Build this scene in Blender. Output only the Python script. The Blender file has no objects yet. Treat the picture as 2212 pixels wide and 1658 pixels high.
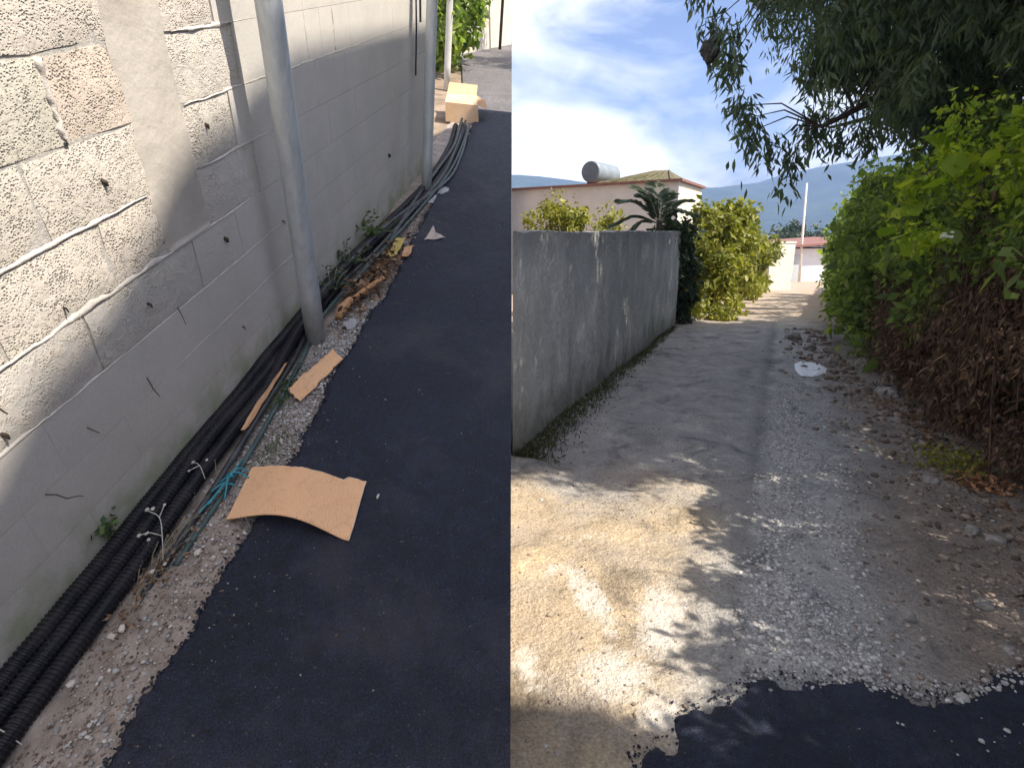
import bpy, math, random
import numpy as np
from mathutils import Matrix, Vector

random.seed(7)
RNG = np.random.default_rng(11)
S = bpy.context.scene
COL = S.collection
rad = math.radians

# ------------------------------------------------------------------ camera, sky, sun, exposure
EYE = Vector((0.0, 0.0, 1.65))
PITCH = math.atan(329 / 1243.0)
cam = bpy.data.cameras.new('camera')
cam.sensor_fit = 'HORIZONTAL'
cam.sensor_width = 36.0
cam.lens = 36.0 * 1243.0 / 2211.0
cam.clip_start = 0.05
cam.clip_end = 4000
cam_ob = bpy.data.objects.new('camera', cam)
COL.objects.link(cam_ob)
cam_ob.location = EYE
cam_ob.rotation_euler = (math.pi / 2 - PITCH, 0, 0)
S.camera = cam_ob

SUN_EL = 50.0
SUN_H = Vector((0.857, -0.515, 0)).normalized()
TO_SUN = (SUN_H * math.cos(rad(SUN_EL)) + Vector((0, 0, math.sin(rad(SUN_EL))))).normalized()
sun = bpy.data.lights.new('sun', 'SUN')
sun.energy = 4.6
sun.angle = rad(0.55)
sun.color = (1.0, 0.92, 0.79)
sun_ob = bpy.data.objects.new('sun', sun)
COL.objects.link(sun_ob)
sun_ob.location = (6, -4, 20)
sun_ob.rotation_euler = TO_SUN.to_track_quat('Z', 'Y').to_euler()

S.view_settings.view_transform = 'Standard'
S.view_settings.look = 'None'
S.view_settings.gamma = 1.0
S.view_settings.use_curve_mapping = False
S.view_settings.exposure = 1.03
S.render.engine = 'CYCLES'
S.cycles.use_denoising = True
S.cycles.max_bounces = 6
S.cycles.volume_bounces = 0
S.cycles.transparent_max_bounces = 8


def N(nt, typ, **kw):
    n = nt.nodes.new(typ)
    for k, v in kw.items():
        if k.startswith('i_'):
            n.inputs[k[2:].replace('_', ' ')].default_value = v
        else:
            setattr(n, k, v)
    return n


def ramp(nt, fac, stops):
    r = nt.nodes.new('ShaderNodeValToRGB')
    els = r.color_ramp.elements
    while len(els) > 1:
        els.remove(els[-1])
    els[0].position = stops[0][0]
    c = stops[0][1]
    els[0].color = (c, c, c, 1) if not hasattr(c, '__len__') else (*c, 1)
    for p, c in stops[1:]:
        e = els.new(p)
        e.color = (c, c, c, 1) if not hasattr(c, '__len__') else (*c, 1)
    if fac is not None:
        nt.links.new(fac, r.inputs[0])
    return r.outputs[0]


def mixc(nt, fac, a, b, mode='MIX'):
    m = nt.nodes.new('ShaderNodeMix')
    m.data_type = 'RGBA'
    m.blend_type = mode
    for sock, v in ((0, fac), (6, a), (7, b)):
        if hasattr(v, 'is_linked') or hasattr(v, 'links'):
            nt.links.new(v, m.inputs[sock])
        elif sock == 0:
            m.inputs[0].default_value = v
        else:
            m.inputs[sock].default_value = (*v, 1)
    return m.outputs[2]


def math_n(nt, op, a, b=None):
    m = nt.nodes.new('ShaderNodeMath')
    m.operation = op
    for i, v in enumerate((a, b)):
        if v is None:
            continue
        if hasattr(v, 'links'):
            nt.links.new(v, m.inputs[i])
        else:
            m.inputs[i].default_value = v
    return m.outputs[0]


def noise(nt, vec, scale, detail=3, rough=0.55, dist=0.0):
    n = nt.nodes.new('ShaderNodeTexNoise')
    n.inputs['Scale'].default_value = scale
    n.inputs['Detail'].default_value = detail
    n.inputs['Roughness'].default_value = rough
    n.inputs['Distortion'].default_value = dist
    nt.links.new(vec, n.inputs['Vector'])
    return n.outputs[0]


world = bpy.data.worlds.new('World')
S.world = world
world.use_nodes = True
wn = world.node_tree
wn.nodes.clear()
wo = wn.nodes.new('ShaderNodeOutputWorld')
wb = wn.nodes.new('ShaderNodeBackground')
wb.inputs[1].default_value = 0.15
sky = wn.nodes.new('ShaderNodeTexSky')
sky.sky_type = 'NISHITA'
sky.sun_disc = False
sky.sun_elevation = rad(SUN_EL)
sky.sun_rotation = math.atan2(SUN_H.x, SUN_H.y)
sky.air_density = 1.2
sky.dust_density = 1.5
sky.ozone_density = 2.0
tc = wn.nodes.new('ShaderNodeTexCoord')
mp = wn.nodes.new('ShaderNodeMapping')
mp.inputs['Rotation'].default_value = (0, rad(-28), rad(10))
mp.inputs['Scale'].default_value = (1.0, 1.2, 2.4)
mp.inputs['Location'].default_value = (0.30, 0.1, 0.42)
wn.links.new(tc.outputs['Generated'], mp.inputs[0])
c1 = noise(wn, mp.outputs[0], 2.3, 6, 0.52, 0.5)
c2 = noise(wn, mp.outputs[0], 5.5, 5, 0.5, 0.8)
cs = math_n(wn, 'ADD', math_n(wn, 'MULTIPLY', c1, 0.72), math_n(wn, 'MULTIPLY', c2, 0.28))
cmask = ramp(wn, cs, [(0.42, 0.0), (0.50, 0.5), (0.58, 0.98)])
ccol = ramp(wn, noise(wn, mp.outputs[0], 3.5, 4), [(0.32, (4.3, 4.6, 5.4)), (0.5, (5.6, 5.6, 5.8)), (0.66, (7.0, 6.8, 6.7))])
skyc = mixc(wn, 1.0, sky.outputs[0], (0.52, 0.51, 0.62), 'MULTIPLY')
wn.links.new(mixc(wn, cmask, skyc, ccol), wb.inputs[0])
wn.links.new(wb.outputs[0], wo.inputs[0])

# the lane at left climbs a hill: its own axes, origin on its road surface
EW = lambda v: Vector((v[0], v[1] * math.sin(PITCH) - v[2] * math.cos(PITCH), v[1] * math.cos(PITCH) + v[2] * math.sin(PITCH)))
AX_R = EW((0.9895286, -0.13668586, 0.04636939))
AX_A = EW((0.11873646, 0.58821205, -0.79994265))
AX_U = EW((0.08206581, 0.79707187, 0.59828224))
HILL_O = EYE - AX_U * 1.6
HILL = Matrix(((AX_R.x, AX_A.x, AX_U.x, HILL_O.x), (AX_R.y, AX_A.y, AX_U.y, HILL_O.y), (AX_R.z, AX_A.z, AX_U.z, HILL_O.z), (0, 0, 0, 1)))
HILL_INV = HILL.inverted()
GRAV = (HILL_INV.to_3x3() @ Vector((0, 0, -1))).normalized()


# ------------------------------------------------------------------ materials
def new_mat(name):
    m = bpy.data.materials.new(name)
    m.use_nodes = True
    nt = m.node_tree
    return m, nt, nt.nodes['Principled BSDF']


def pos(nt):
    return nt.nodes.new('ShaderNodeNewGeometry').outputs['Position']


def bump(nt, bs, height, dist, strength=1.0):
    b = nt.nodes.new('ShaderNodeBump')
    b.inputs['Strength'].default_value = strength
    b.inputs['Distance'].default_value = dist
    nt.links.new(height, b.inputs['Height'])
    nt.links.new(b.outputs[0], bs.inputs['Normal'])


def simple(name, a, b, scale=20, rough=0.8, bscale=None, bdist=0.002, metal=0.0, spec=0.3, detail=4):
    m, nt, bs = new_mat(name)
    p = pos(nt)
    f = noise(nt, p, scale, detail)
    nt.links.new(ramp(nt, f, [(0.35, a), (0.65, b)]), bs.inputs['Base Color'])
    bs.inputs['Roughness'].default_value = rough
    bs.inputs['Metallic'].default_value = metal
    bs.inputs['Specular IOR Level'].default_value = spec
    if bscale:
        bump(nt, bs, noise(nt, p, bscale, 4), bdist)
    return m


def leaf_mat(name, stops, trans=0.35, rough=0.5):
    m, nt, bs = new_mat(name)
    at = nt.nodes.new('ShaderNodeAttribute')
    at.attribute_name = 'tint'
    c = ramp(nt, at.outputs['Fac'], stops)
    nt.links.new(c, bs.inputs['Base Color'])
    bs.inputs['Roughness'].default_value = rough
    bs.inputs['Specular IOR Level'].default_value = 0.35
    tr = nt.nodes.new('ShaderNodeBsdfTranslucent')
    nt.links.new(mixc(nt, 1.0, c, (1.25, 1.35, 0.6), 'MULTIPLY'), tr.inputs[0])
    mx = nt.nodes.new('ShaderNodeMixShader')
    mx.inputs[0].default_value = trans
    nt.links.new(bs.outputs[0], mx.inputs[1])
    nt.links.new(tr.outputs[0], mx.inputs[2])
    nt.links.new(mx.outputs[0], nt.nodes['Material Output'].inputs[0])
    return m


def block_material():
    m, nt, bs = new_mat('concrete_block')
    p = pos(nt)
    at = nt.nodes.new('ShaderNodeAttribute')
    at.attribute_name = 'coarse'
    coarse = at.outputs['Fac']
    at2 = nt.nodes.new('ShaderNodeAttribute')
    at2.attribute_name = 'tone'
    at3 = nt.nodes.new('ShaderNodeAttribute')
    at3.attribute_name = 'moss'
    grain = noise(nt, p, 190, 4, 0.65)
    lump = noise(nt, p, 60, 3, 0.5)
    med = noise(nt, p, 16, 5, 0.6)
    big = noise(nt, p, 3.2, 4, 0.55)
    pebble = mixc(nt, med, (0.55, 0.50, 0.435), (0.70, 0.645, 0.575))
    vo = nt.nodes.new('ShaderNodeTexVoronoi')
    vo.inputs['Scale'].default_value = 150
    vo.inputs['Randomness'].default_value = 1.0
    nt.links.new(p, vo.inputs['Vector'])
    vo2 = nt.nodes.new('ShaderNodeTexVoronoi')
    vo2.inputs['Scale'].default_value = 62
    nt.links.new(p, vo2.inputs['Vector'])
    thr = noise(nt, p, 20, 5, 0.65)
    hole = math_n(nt, 'MULTIPLY', ramp(nt, math_n(nt, 'ADD', vo.outputs['Distance'], math_n(nt, 'MULTIPLY', math_n(nt, 'SUBTRACT', thr, 0.5), 1.3)), [(0.02, 0.0), (0.45, 0.62)]), ramp(nt, math_n(nt, 'ADD', vo2.outputs['Distance'], math_n(nt, 'MULTIPLY', thr, 0.5)), [(0.28, 0.55), (0.5, 1.0)]))
    pits = math_n(nt, 'ADD', math_n(nt, 'MULTIPLY', hole, 0.55), math_n(nt, 'ADD', math_n(nt, 'MULTIPLY', lump, 0.32), math_n(nt, 'MULTIPLY', grain, 0.12)))
    rough_c = mixc(nt, 1.0, pebble, ramp(nt, math_n(nt, 'ADD', pits, math_n(nt, 'MULTIPLY', math_n(nt, 'SUBTRACT', noise(nt, p, 11, 6, 0.65), 0.5), 0.35)), [(0.24, 0.52), (0.42, 0.88), (0.6, 1.05)]), 'MULTIPLY')
    warm = ramp(nt, at2.outputs['Fac'], [(0.0, (0.93, 0.95, 0.91)), (0.5, (0.98, 0.97, 0.96)), (1.0, (0.99, 0.92, 0.88))])
    rough_c = mixc(nt, 1.0, rough_c, warm, 'MULTIPLY')
    smooth_c = mixc(nt, med, (0.57, 0.53, 0.485), (0.67, 0.63, 0.585))
    smooth_c = mixc(nt, ramp(nt, big, [(0.35, 0.0), (0.65, 0.5)]), smooth_c, (0.51, 0.495, 0.46))
    smooth_c = mixc(nt, 1.0, smooth_c, ramp(nt, grain, [(0.25, 0.86), (0.6, 1.05)]), 'MULTIPLY')
    cf = ramp(nt, math_n(nt, 'ADD', coarse, math_n(nt, 'MULTIPLY', math_n(nt, 'SUBTRACT', med, 0.5), 1.3)), [(0.25, 0.0), (0.75, 1.0)])
    col = mixc(nt, cf, smooth_c, rough_c)
    mossf = math_n(nt, 'MULTIPLY', at3.outputs['Fac'], ramp(nt, noise(nt, p, 7, 5, 0.6), [(0.42, 0.0), (0.62, 0.7)]))
    col = mixc(nt, mossf, col, (0.30, 0.34, 0.18))
    nt.links.new(col, bs.inputs['Base Color'])
    bs.inputs['Roughness'].default_value = 0.95
    bs.inputs['Specular IOR Level'].default_value = 0.15
    h1 = math_n(nt, 'MULTIPLY', ramp(nt, pits, [(0.28, 0.0), (0.58, 1.0)]), math_n(nt, 'ADD', math_n(nt, 'MULTIPLY', cf, 0.95), 0.04))
    h = math_n(nt, 'ADD', h1, math_n(nt, 'MULTIPLY', noise(nt, p, 30, 5, 0.6), 0.45))
    bump(nt, bs, h, 0.0033)
    return m


M_BLOCK = block_material()
M_MORTAR = simple('mortar', (0.40, 0.375, 0.34), (0.54, 0.51, 0.47), 60, 0.95, 180, 0.003, spec=0.1)
M_BEAD = simple('pale_mortar', (0.54, 0.495, 0.445), (0.68, 0.63, 0.575), 30, 0.95, 220, 0.002, spec=0.1)
M_PLASTER_COL = simple('smooth_cement', (0.44, 0.395, 0.345), (0.56, 0.515, 0.455), 4, 0.95, 30, 0.003, spec=0.1)
def galv_material():
    m, nt, bs = new_mat('galvanised_steel')
    p = pos(nt)
    mpn = nt.nodes.new('ShaderNodeMapping')
    mpn.inputs['Scale'].default_value = (1.0, 1.0, 0.16)
    nt.links.new(p, mpn.inputs[0])
    st = noise(nt, mpn.outputs[0], 34, 5, 0.6)
    c = ramp(nt, st, [(0.32, (0.44, 0.475, 0.495)), (0.5, (0.51, 0.545, 0.565)), (0.68, (0.58, 0.61, 0.63))])
    sp = noise(nt, p, 60, 4, 0.6)
    c = mixc(nt, ramp(nt, sp, [(0.66, 0.0), (0.74, 0.7)]), c, (0.60, 0.58, 0.55))
    c = mixc(nt, ramp(nt, noise(nt, p, 17, 6, 0.7), [(0.66, 0.0), (0.75, 0.6)]), c, (0.20, 0.14, 0.10))
    nt.links.new(c, bs.inputs['Base Color'])
    bs.inputs['Metallic'].default_value = 0.2
    nt.links.new(ramp(nt, st, [(0.3, 0.38), (0.7, 0.6)]), bs.inputs['Roughness'])
    bump(nt, bs, sp, 0.001)
    return m


M_GALV = galv_material()
M_WHITEPOLE = simple('pale_painted_steel', (0.55, 0.54, 0.52), (0.68, 0.67, 0.64), 8, 0.5, spec=0.4)
def dusty(name, a, b, dust, amt, rough, spec):
    m, nt, bs = new_mat(name)
    p = pos(nt)
    c = mixc(nt, noise(nt, p, 14, 4), a, b)
    nz_ = nt.nodes.new('ShaderNodeSeparateXYZ')
    nt.links.new(nt.nodes.new('ShaderNodeNewGeometry').outputs['Normal'], nz_.inputs[0])
    f = math_n(nt, 'MULTIPLY', ramp(nt, noise(nt, p, 8, 6, 0.7), [(0.40, 0.0), (0.68, amt)]), ramp(nt, nz_.outputs[2], [(0.3, 0.25), (0.95, 1.0)]))
    nt.links.new(mixc(nt, f, c, dust), bs.inputs['Base Color'])
    nt.links.new(ramp(nt, f, [(0.0, rough), (0.5, 0.9)]), bs.inputs['Roughness'])
    bs.inputs['Specular IOR Level'].default_value = spec
    return m


M_BLACKPLASTIC = dusty('black_plastic', (0.006, 0.007, 0.012), (0.014, 0.015, 0.022), (0.10, 0.085, 0.075), 0.5, 0.45, 0.3)
M_GREYTUBE = simple('dusty_black_plastic', (0.022, 0.025, 0.03), (0.07, 0.075, 0.08), 12, 0.45, spec=0.5)
M_TEALTUBE = simple('green_grey_plastic', (0.04, 0.07, 0.07), (0.08, 0.12, 0.12), 12, 0.5, spec=0.4)
M_TEAL = simple('teal_nylon', (0.02, 0.20, 0.27), (0.05, 0.32, 0.40), 30, 0.5, spec=0.4)
def card_material():
    m, nt, bs = new_mat('brown_cardboard')
    p = pos(nt)
    c = mixc(nt, noise(nt, p, 5, 4), (0.78, 0.45, 0.25), (0.84, 0.52, 0.31))
    c = mixc(nt, ramp(nt, noise(nt, p, 13, 6, 0.7, 1.0), [(0.52, 0.0), (0.72, 0.55)]), c, (0.50, 0.29, 0.17))
    c = mixc(nt, ramp(nt, noise(nt, p, 120, 3), [(0.60, 0.0), (0.72, 0.6)]), c, (0.42, 0.26, 0.16))
    nt.links.new(c, bs.inputs['Base Color'])
    bs.inputs['Roughness'].default_value = 0.85
    bs.inputs['Specular IOR Level'].default_value = 0.15
    w = nt.nodes.new('ShaderNodeTexWave')
    w.inputs['Scale'].default_value = 45
    w.inputs['Distortion'].default_value = 0.6
    nt.links.new(p, w.inputs['Vector'])
    bump(nt, bs, math_n(nt, 'ADD', math_n(nt, 'MULTIPLY', w.outputs['Fac'], 0.25), noise(nt, p, 22, 5, 0.6)), 0.004)
    return m


M_CARD = card_material()
M_FLUTE = simple('torn_card_edge', (0.62, 0.47, 0.36), (0.74, 0.60, 0.49), 150, 0.95, 400, 0.001, spec=0.1)
M_CARD_DULL = simple('dull_cardboard', (0.52, 0.29, 0.16), (0.64, 0.39, 0.23), 12, 0.9, 60, 0.001, spec=0.1)
M_YELLOWCARD = simple('yellowed_card', (0.50, 0.38, 0.13), (0.60, 0.46, 0.18), 18, 0.9, spec=0.1)
M_PAPER = simple('pale_paper', (0.45, 0.38, 0.35), (0.56, 0.48, 0.44), 18, 0.9, spec=0.1)
M_WOOD = simple('raw_wood', (0.42, 0.22, 0.10), (0.56, 0.33, 0.18), 26, 0.8, 90, 0.001, spec=0.2)
M_GREYRAG = simple('grey_cement_lump', (0.33, 0.33, 0.35), (0.46, 0.46, 0.48), 25, 0.95, 80, 0.004, spec=0.1)
M_DEADLEAF = leaf_mat('dead_leaf', [(0.0, (0.075, 0.048, 0.034)), (0.5, (0.18, 0.108, 0.070)), (1.0, (0.40, 0.26, 0.16))], 0.15, 0.8)
M_PALEDRY = simple('bleached_dry_plant', (0.42, 0.40, 0.36), (0.62, 0.60, 0.56), 40, 0.9, spec=0.1)
M_STRAW = simple('dry_stalk', (0.22, 0.21, 0.15), (0.36, 0.33, 0.24), 40, 0.9, spec=0.1)
M_RUST = simple('rusty_wire', (0.035, 0.028, 0.024), (0.075, 0.05, 0.038), 80, 0.9, spec=0.2)


def stone_mat(name, stops):
    m, nt, bs = new_mat(name)
    at = nt.nodes.new('ShaderNodeAttribute')
    at.attribute_name = 'tint'
    p = pos(nt)
    c = ramp(nt, at.outputs['Fac'], stops)
    c = mixc(nt, 1.0, c, ramp(nt, noise(nt, p, 90, 4), [(0.3, 0.75), (0.7, 1.1)]), 'MULTIPLY')
    nt.links.new(c, bs.inputs['Base Color'])
    bs.inputs['Roughness'].default_value = 0.9
    bs.inputs['Specular IOR Level'].default_value = 0.2
    bump(nt, bs, noise(nt, p, 160, 4), 0.002)
    return m


M_GRAVEL = stone_mat('grey_gravel', [(0.0, (0.24, 0.23, 0.225)), (0.35, (0.38, 0.37, 0.365)), (0.7, (0.52, 0.51, 0.50)), (0.93, (0.62, 0.60, 0.58)), (1.0, (0.76, 0.75, 0.73))])
M_BROWNGRAVEL = stone_mat('brown_gravel', [(0.0, (0.12, 0.09, 0.07)), (0.4, (0.27, 0.21, 0.17)), (0.75, (0.39, 0.32, 0.265)), (0.95, (0.50, 0.44, 0.39)), (1.0, (0.66, 0.64, 0.60))])
M_ROCK = simple('pale_rock', (0.20, 0.185, 0.17), (0.42, 0.40, 0.375), 9, 0.95, 60, 0.006, spec=0.15)
M_BARK = simple('dark_bark', (0.045, 0.038, 0.032), (0.10, 0.085, 0.07), 22, 0.95, 40, 0.012, spec=0.1)
M_TWIG = simple('dry_vine_stem', (0.045, 0.03, 0.022), (0.13, 0.085, 0.06), 18, 0.95, spec=0.1)

M_TREELEAF = leaf_mat('tree_leaf', [(0.0, (0.055, 0.085, 0.065)), (0.5, (0.11, 0.155, 0.10)), (1.0, (0.19, 0.24, 0.125))], 0.4)
M_SHRUBLEAF = leaf_mat('shrub_leaf', [(0.0, (0.08, 0.13, 0.04)), (0.5, (0.21, 0.29, 0.08)), (1.0, (0.42, 0.48, 0.13))], 0.55)
M_VINELEAF = leaf_mat('vine_leaf', [(0.0, (0.16, 0.26, 0.03)), (0.5, (0.34, 0.45, 0.04)), (1.0, (0.52, 0.58, 0.06))], 0.5)
M_YELLOWLEAF = leaf_mat('yellow_green_leaf', [(0.0, (0.12, 0.14, 0.025)), (0.5, (0.25, 0.25, 0.04)), (1.0, (0.38, 0.36, 0.07))], 0.35)
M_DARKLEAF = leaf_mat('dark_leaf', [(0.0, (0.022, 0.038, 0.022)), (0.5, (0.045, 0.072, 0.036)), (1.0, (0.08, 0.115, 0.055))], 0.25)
M_PALMLEAF = leaf_mat('palm_leaflet', [(0.0, (0.05, 0.075, 0.055)), (0.5, (0.09, 0.125, 0.085)), (1.0, (0.14, 0.18, 0.11))], 0.25)
M_WEED = leaf_mat('weed_leaf', [(0.0, (0.03, 0.055, 0.025)), (0.5, (0.07, 0.12, 0.04)), (1.0, (0.15, 0.22, 0.07))], 0.3)
M_GRASS = leaf_mat('grass_blade', [(0.0, (0.035, 0.045, 0.02)), (0.6, (0.09, 0.10, 0.045)), (1.0, (0.22, 0.20, 0.11))], 0.25)


def asphalt_material(name, dark, light, gritscale=230):
    m, nt, bs = new_mat(name)
    p = pos(nt)
    big = noise(nt, p, 2.6, 6, 0.65)
    mid = noise(nt, p, 24, 5, 0.65)
    grit = noise(nt, p, gritscale, 3, 0.65)
    v = nt.nodes.new('ShaderNodeTexVoronoi')
    v.inputs['Scale'].default_value = 170
    nt.links.new(p, v.inputs['Vector'])
    c = mixc(nt, ramp(nt, big, [(0.35, 0.0), (0.65, 1.0)]), dark, light)
    c = mixc(nt, 1.0, c, ramp(nt, mid, [(0.32, 0.62), (0.5, 1.0), (0.68, 1.45)]), 'MULTIPLY')
    c = mixc(nt, 1.0, c, ramp(nt, grit, [(0.36, 0.45), (0.5, 1.0), (0.62, 2.2), (0.72, 3.4)]), 'MULTIPLY')
    speck = ramp(nt, noise(nt, p, 85, 2, 0.5), [(0.69, 0.0), (0.73, 0.7)])
    c = mixc(nt, speck, c, (0.13, 0.125, 0.12))
    dust = ramp(nt, noise(nt, p, 1.3, 7, 0.7), [(0.52, 0.0), (0.72, 0.36)])
    c = mixc(nt, dust, c, (0.11, 0.10, 0.10))
    nt.links.new(c, bs.inputs['Base Color'])
    nt.links.new(ramp(nt, mid, [(0.3, 0.50), (0.7, 0.74)]), bs.inputs['Roughness'])
    bs.inputs['Specular IOR Level'].default_value = 0.5
    bump(nt, bs, math_n(nt, 'ADD', math_n(nt, 'ADD', math_n(nt, 'MULTIPLY', v.outputs['Distance'], -0.6), math_n(nt, 'MULTIPLY', grit, 0.8)), math_n(nt, 'MULTIPLY', mid, 1.0)), 0.009)
    return m


M_ASPHALT = asphalt_material('fresh_asphalt', (0.0085, 0.0118, 0.027), (0.0130, 0.0175, 0.039))
M_OLDROAD = asphalt_material('old_road', (0.105, 0.097, 0.102), (0.15, 0.138, 0.143))
M_HILLEARTH = simple('earth', (0.20, 0.15, 0.11), (0.32, 0.25, 0.19), 5, 0.95, 30, 0.01, spec=0.1)
M_VERGE = simple('gritty_soil', (0.26, 0.215, 0.185), (0.40, 0.345, 0.305), 16, 0.95, 140, 0.006, spec=0.1)


def lane_material():
    m, nt, bs = new_mat('lane_dirt')
    p = pos(nt)
    sx = nt.nodes.new('ShaderNodeSeparateXYZ')
    nt.links.new(p, sx.inputs[0])
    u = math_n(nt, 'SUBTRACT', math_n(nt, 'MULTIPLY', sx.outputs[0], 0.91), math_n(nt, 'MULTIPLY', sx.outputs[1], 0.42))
    n1 = noise(nt, p, 1.6, 5, 0.6)
    n2 = noise(nt, p, 11, 5, 0.6)
    n3 = noise(nt, p, 75, 4, 0.65)
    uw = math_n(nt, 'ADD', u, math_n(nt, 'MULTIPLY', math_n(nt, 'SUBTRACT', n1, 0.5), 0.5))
    base = mixc(nt, n2, (0.48, 0.375, 0.25), (0.59, 0.475, 0.335))
    base = mixc(nt, ramp(nt, n1, [(0.42, 0.0), (0.60, 0.75)]), base, (0.43, 0.37, 0.31))
    grey = mixc(nt, n2, (0.36, 0.35, 0.34), (0.47, 0.46, 0.445))
    brown = mixc(nt, n2, (0.24, 0.195, 0.165), (0.36, 0.31, 0.27))
    umap = math_n(nt, 'MULTIPLY', math_n(nt, 'ADD', uw, 2.0), 0.25)
    fg = ramp(nt, umap, [(0.40, 0.0), (0.50, 1.0)])
    fb = ramp(nt, umap, [(0.60, 0.0), (0.72, 1.0)])
    c = mixc(nt, fb, mixc(nt, fg, base, grey), brown)
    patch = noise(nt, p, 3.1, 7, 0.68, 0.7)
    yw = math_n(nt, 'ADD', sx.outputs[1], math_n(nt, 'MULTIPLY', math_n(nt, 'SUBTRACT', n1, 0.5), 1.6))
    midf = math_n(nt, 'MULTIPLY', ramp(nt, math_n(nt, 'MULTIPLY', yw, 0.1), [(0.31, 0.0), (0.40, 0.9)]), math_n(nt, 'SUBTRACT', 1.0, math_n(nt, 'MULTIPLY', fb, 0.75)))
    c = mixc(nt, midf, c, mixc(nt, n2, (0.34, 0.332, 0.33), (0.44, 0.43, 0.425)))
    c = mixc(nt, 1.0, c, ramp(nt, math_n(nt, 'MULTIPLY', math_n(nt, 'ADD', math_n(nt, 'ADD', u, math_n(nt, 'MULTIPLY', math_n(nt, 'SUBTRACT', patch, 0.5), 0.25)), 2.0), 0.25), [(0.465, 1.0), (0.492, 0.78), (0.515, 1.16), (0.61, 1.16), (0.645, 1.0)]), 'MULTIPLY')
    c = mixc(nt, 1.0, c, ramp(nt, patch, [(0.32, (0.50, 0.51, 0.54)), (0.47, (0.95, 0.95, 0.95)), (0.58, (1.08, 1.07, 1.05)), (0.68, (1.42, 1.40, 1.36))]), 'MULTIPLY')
    c = mixc(nt, 1.0, c, ramp(nt, n3, [(0.3, 0.62), (0.7, 1.2)]), 'MULTIPLY')
    far = ramp(nt, math_n(nt, 'MULTIPLY', sx.outputs[1], 0.01), [(0.10, 0.0), (0.13, 0.8)])
    c = mixc(nt, far, c, (0.46, 0.355, 0.265))
    at = nt.nodes.new('ShaderNodeAttribute')
    at.attribute_name = 'cement'
    cm = math_n(nt, 'ADD', at.outputs['Fac'], math_n(nt, 'MULTIPLY', math_n(nt, 'SUBTRACT', noise(nt, p, 9, 8, 0.72, 0.8), 0.5), 2.2))
    c = mixc(nt, ramp(nt, cm, [(0.36, 0.0), (0.55, 0.45), (0.85, 0.95)]), c, mixc(nt, n2, (0.56, 0.50, 0.43), (0.72, 0.67, 0.60)))
    nt.links.new(c, bs.inputs['Base Color'])
    bs.inputs['Roughness'].default_value = 0.95
    bs.inputs['Specular IOR Level'].default_value = 0.15
    h = math_n(nt, 'ADD', math_n(nt, 'MULTIPLY', n3, 0.5), math_n(nt, 'MULTIPLY', noise(nt, p, 28, 5, 0.6), 0.9))
    h = math_n(nt, 'ADD', h, math_n(nt, 'MULTIPLY', patch, 1.2))
    bump(nt, bs, h, 0.026)
    return m


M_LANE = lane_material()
M_CEMENT = simple('spilled_cement', (0.52, 0.475, 0.42), (0.68, 0.635, 0.58), 7, 0.95, 60, 0.003, spec=0.1)


def wall_plaster():
    m, nt, bs = new_mat('weathered_plaster')
    p = pos(nt)
    mpn = nt.nodes.new('ShaderNodeMapping')
    mpn.inputs['Scale'].default_value = (1.0, 1.0, 0.6)
    nt.links.new(p, mpn.inputs[0])
    n1 = noise(nt, mpn.outputs[0], 3.2, 6, 0.62, 0.4)
    n2 = noise(nt, p, 18, 5, 0.6)
    c = ramp(nt, n1, [(0.32, (0.38, 0.38, 0.375)), (0.5, (0.51, 0.505, 0.495)), (0.60, (0.60, 0.59, 0.575)), (0.68, (0.78, 0.765, 0.74))])
    c = mixc(nt, 1.0, c, ramp(nt, n2, [(0.3, 0.82), (0.7, 1.12)]), 'MULTIPLY')
    c = mixc(nt, ramp(nt, noise(nt, p, 1.1, 3, 0.5), [(0.45, 0.0), (0.62, 0.7)]), c, (0.42, 0.435, 0.43))
    sz_ = nt.nodes.new('ShaderNodeSeparateXYZ')
    nt.links.new(p, sz_.inputs[0])
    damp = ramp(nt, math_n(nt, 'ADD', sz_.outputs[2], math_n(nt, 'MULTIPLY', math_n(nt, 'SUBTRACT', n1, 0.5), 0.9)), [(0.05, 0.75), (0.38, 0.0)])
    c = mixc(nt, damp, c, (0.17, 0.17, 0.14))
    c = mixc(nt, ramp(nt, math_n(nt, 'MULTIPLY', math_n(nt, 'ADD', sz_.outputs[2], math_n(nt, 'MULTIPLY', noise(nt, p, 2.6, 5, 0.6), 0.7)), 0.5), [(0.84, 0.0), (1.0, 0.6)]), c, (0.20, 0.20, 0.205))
    nt.links.new(c, bs.inputs['Base Color'])
    bs.inputs['Roughness'].default_value = 0.95
    bs.inputs['Specular IOR Level'].default_value = 0.15
    bump(nt, bs, math_n(nt, 'ADD', math_n(nt, 'ADD', n2, n1), math_n(nt, 'MULTIPLY', noise(nt, p, 70, 4), 0.3)), 0.02)
    return m


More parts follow.
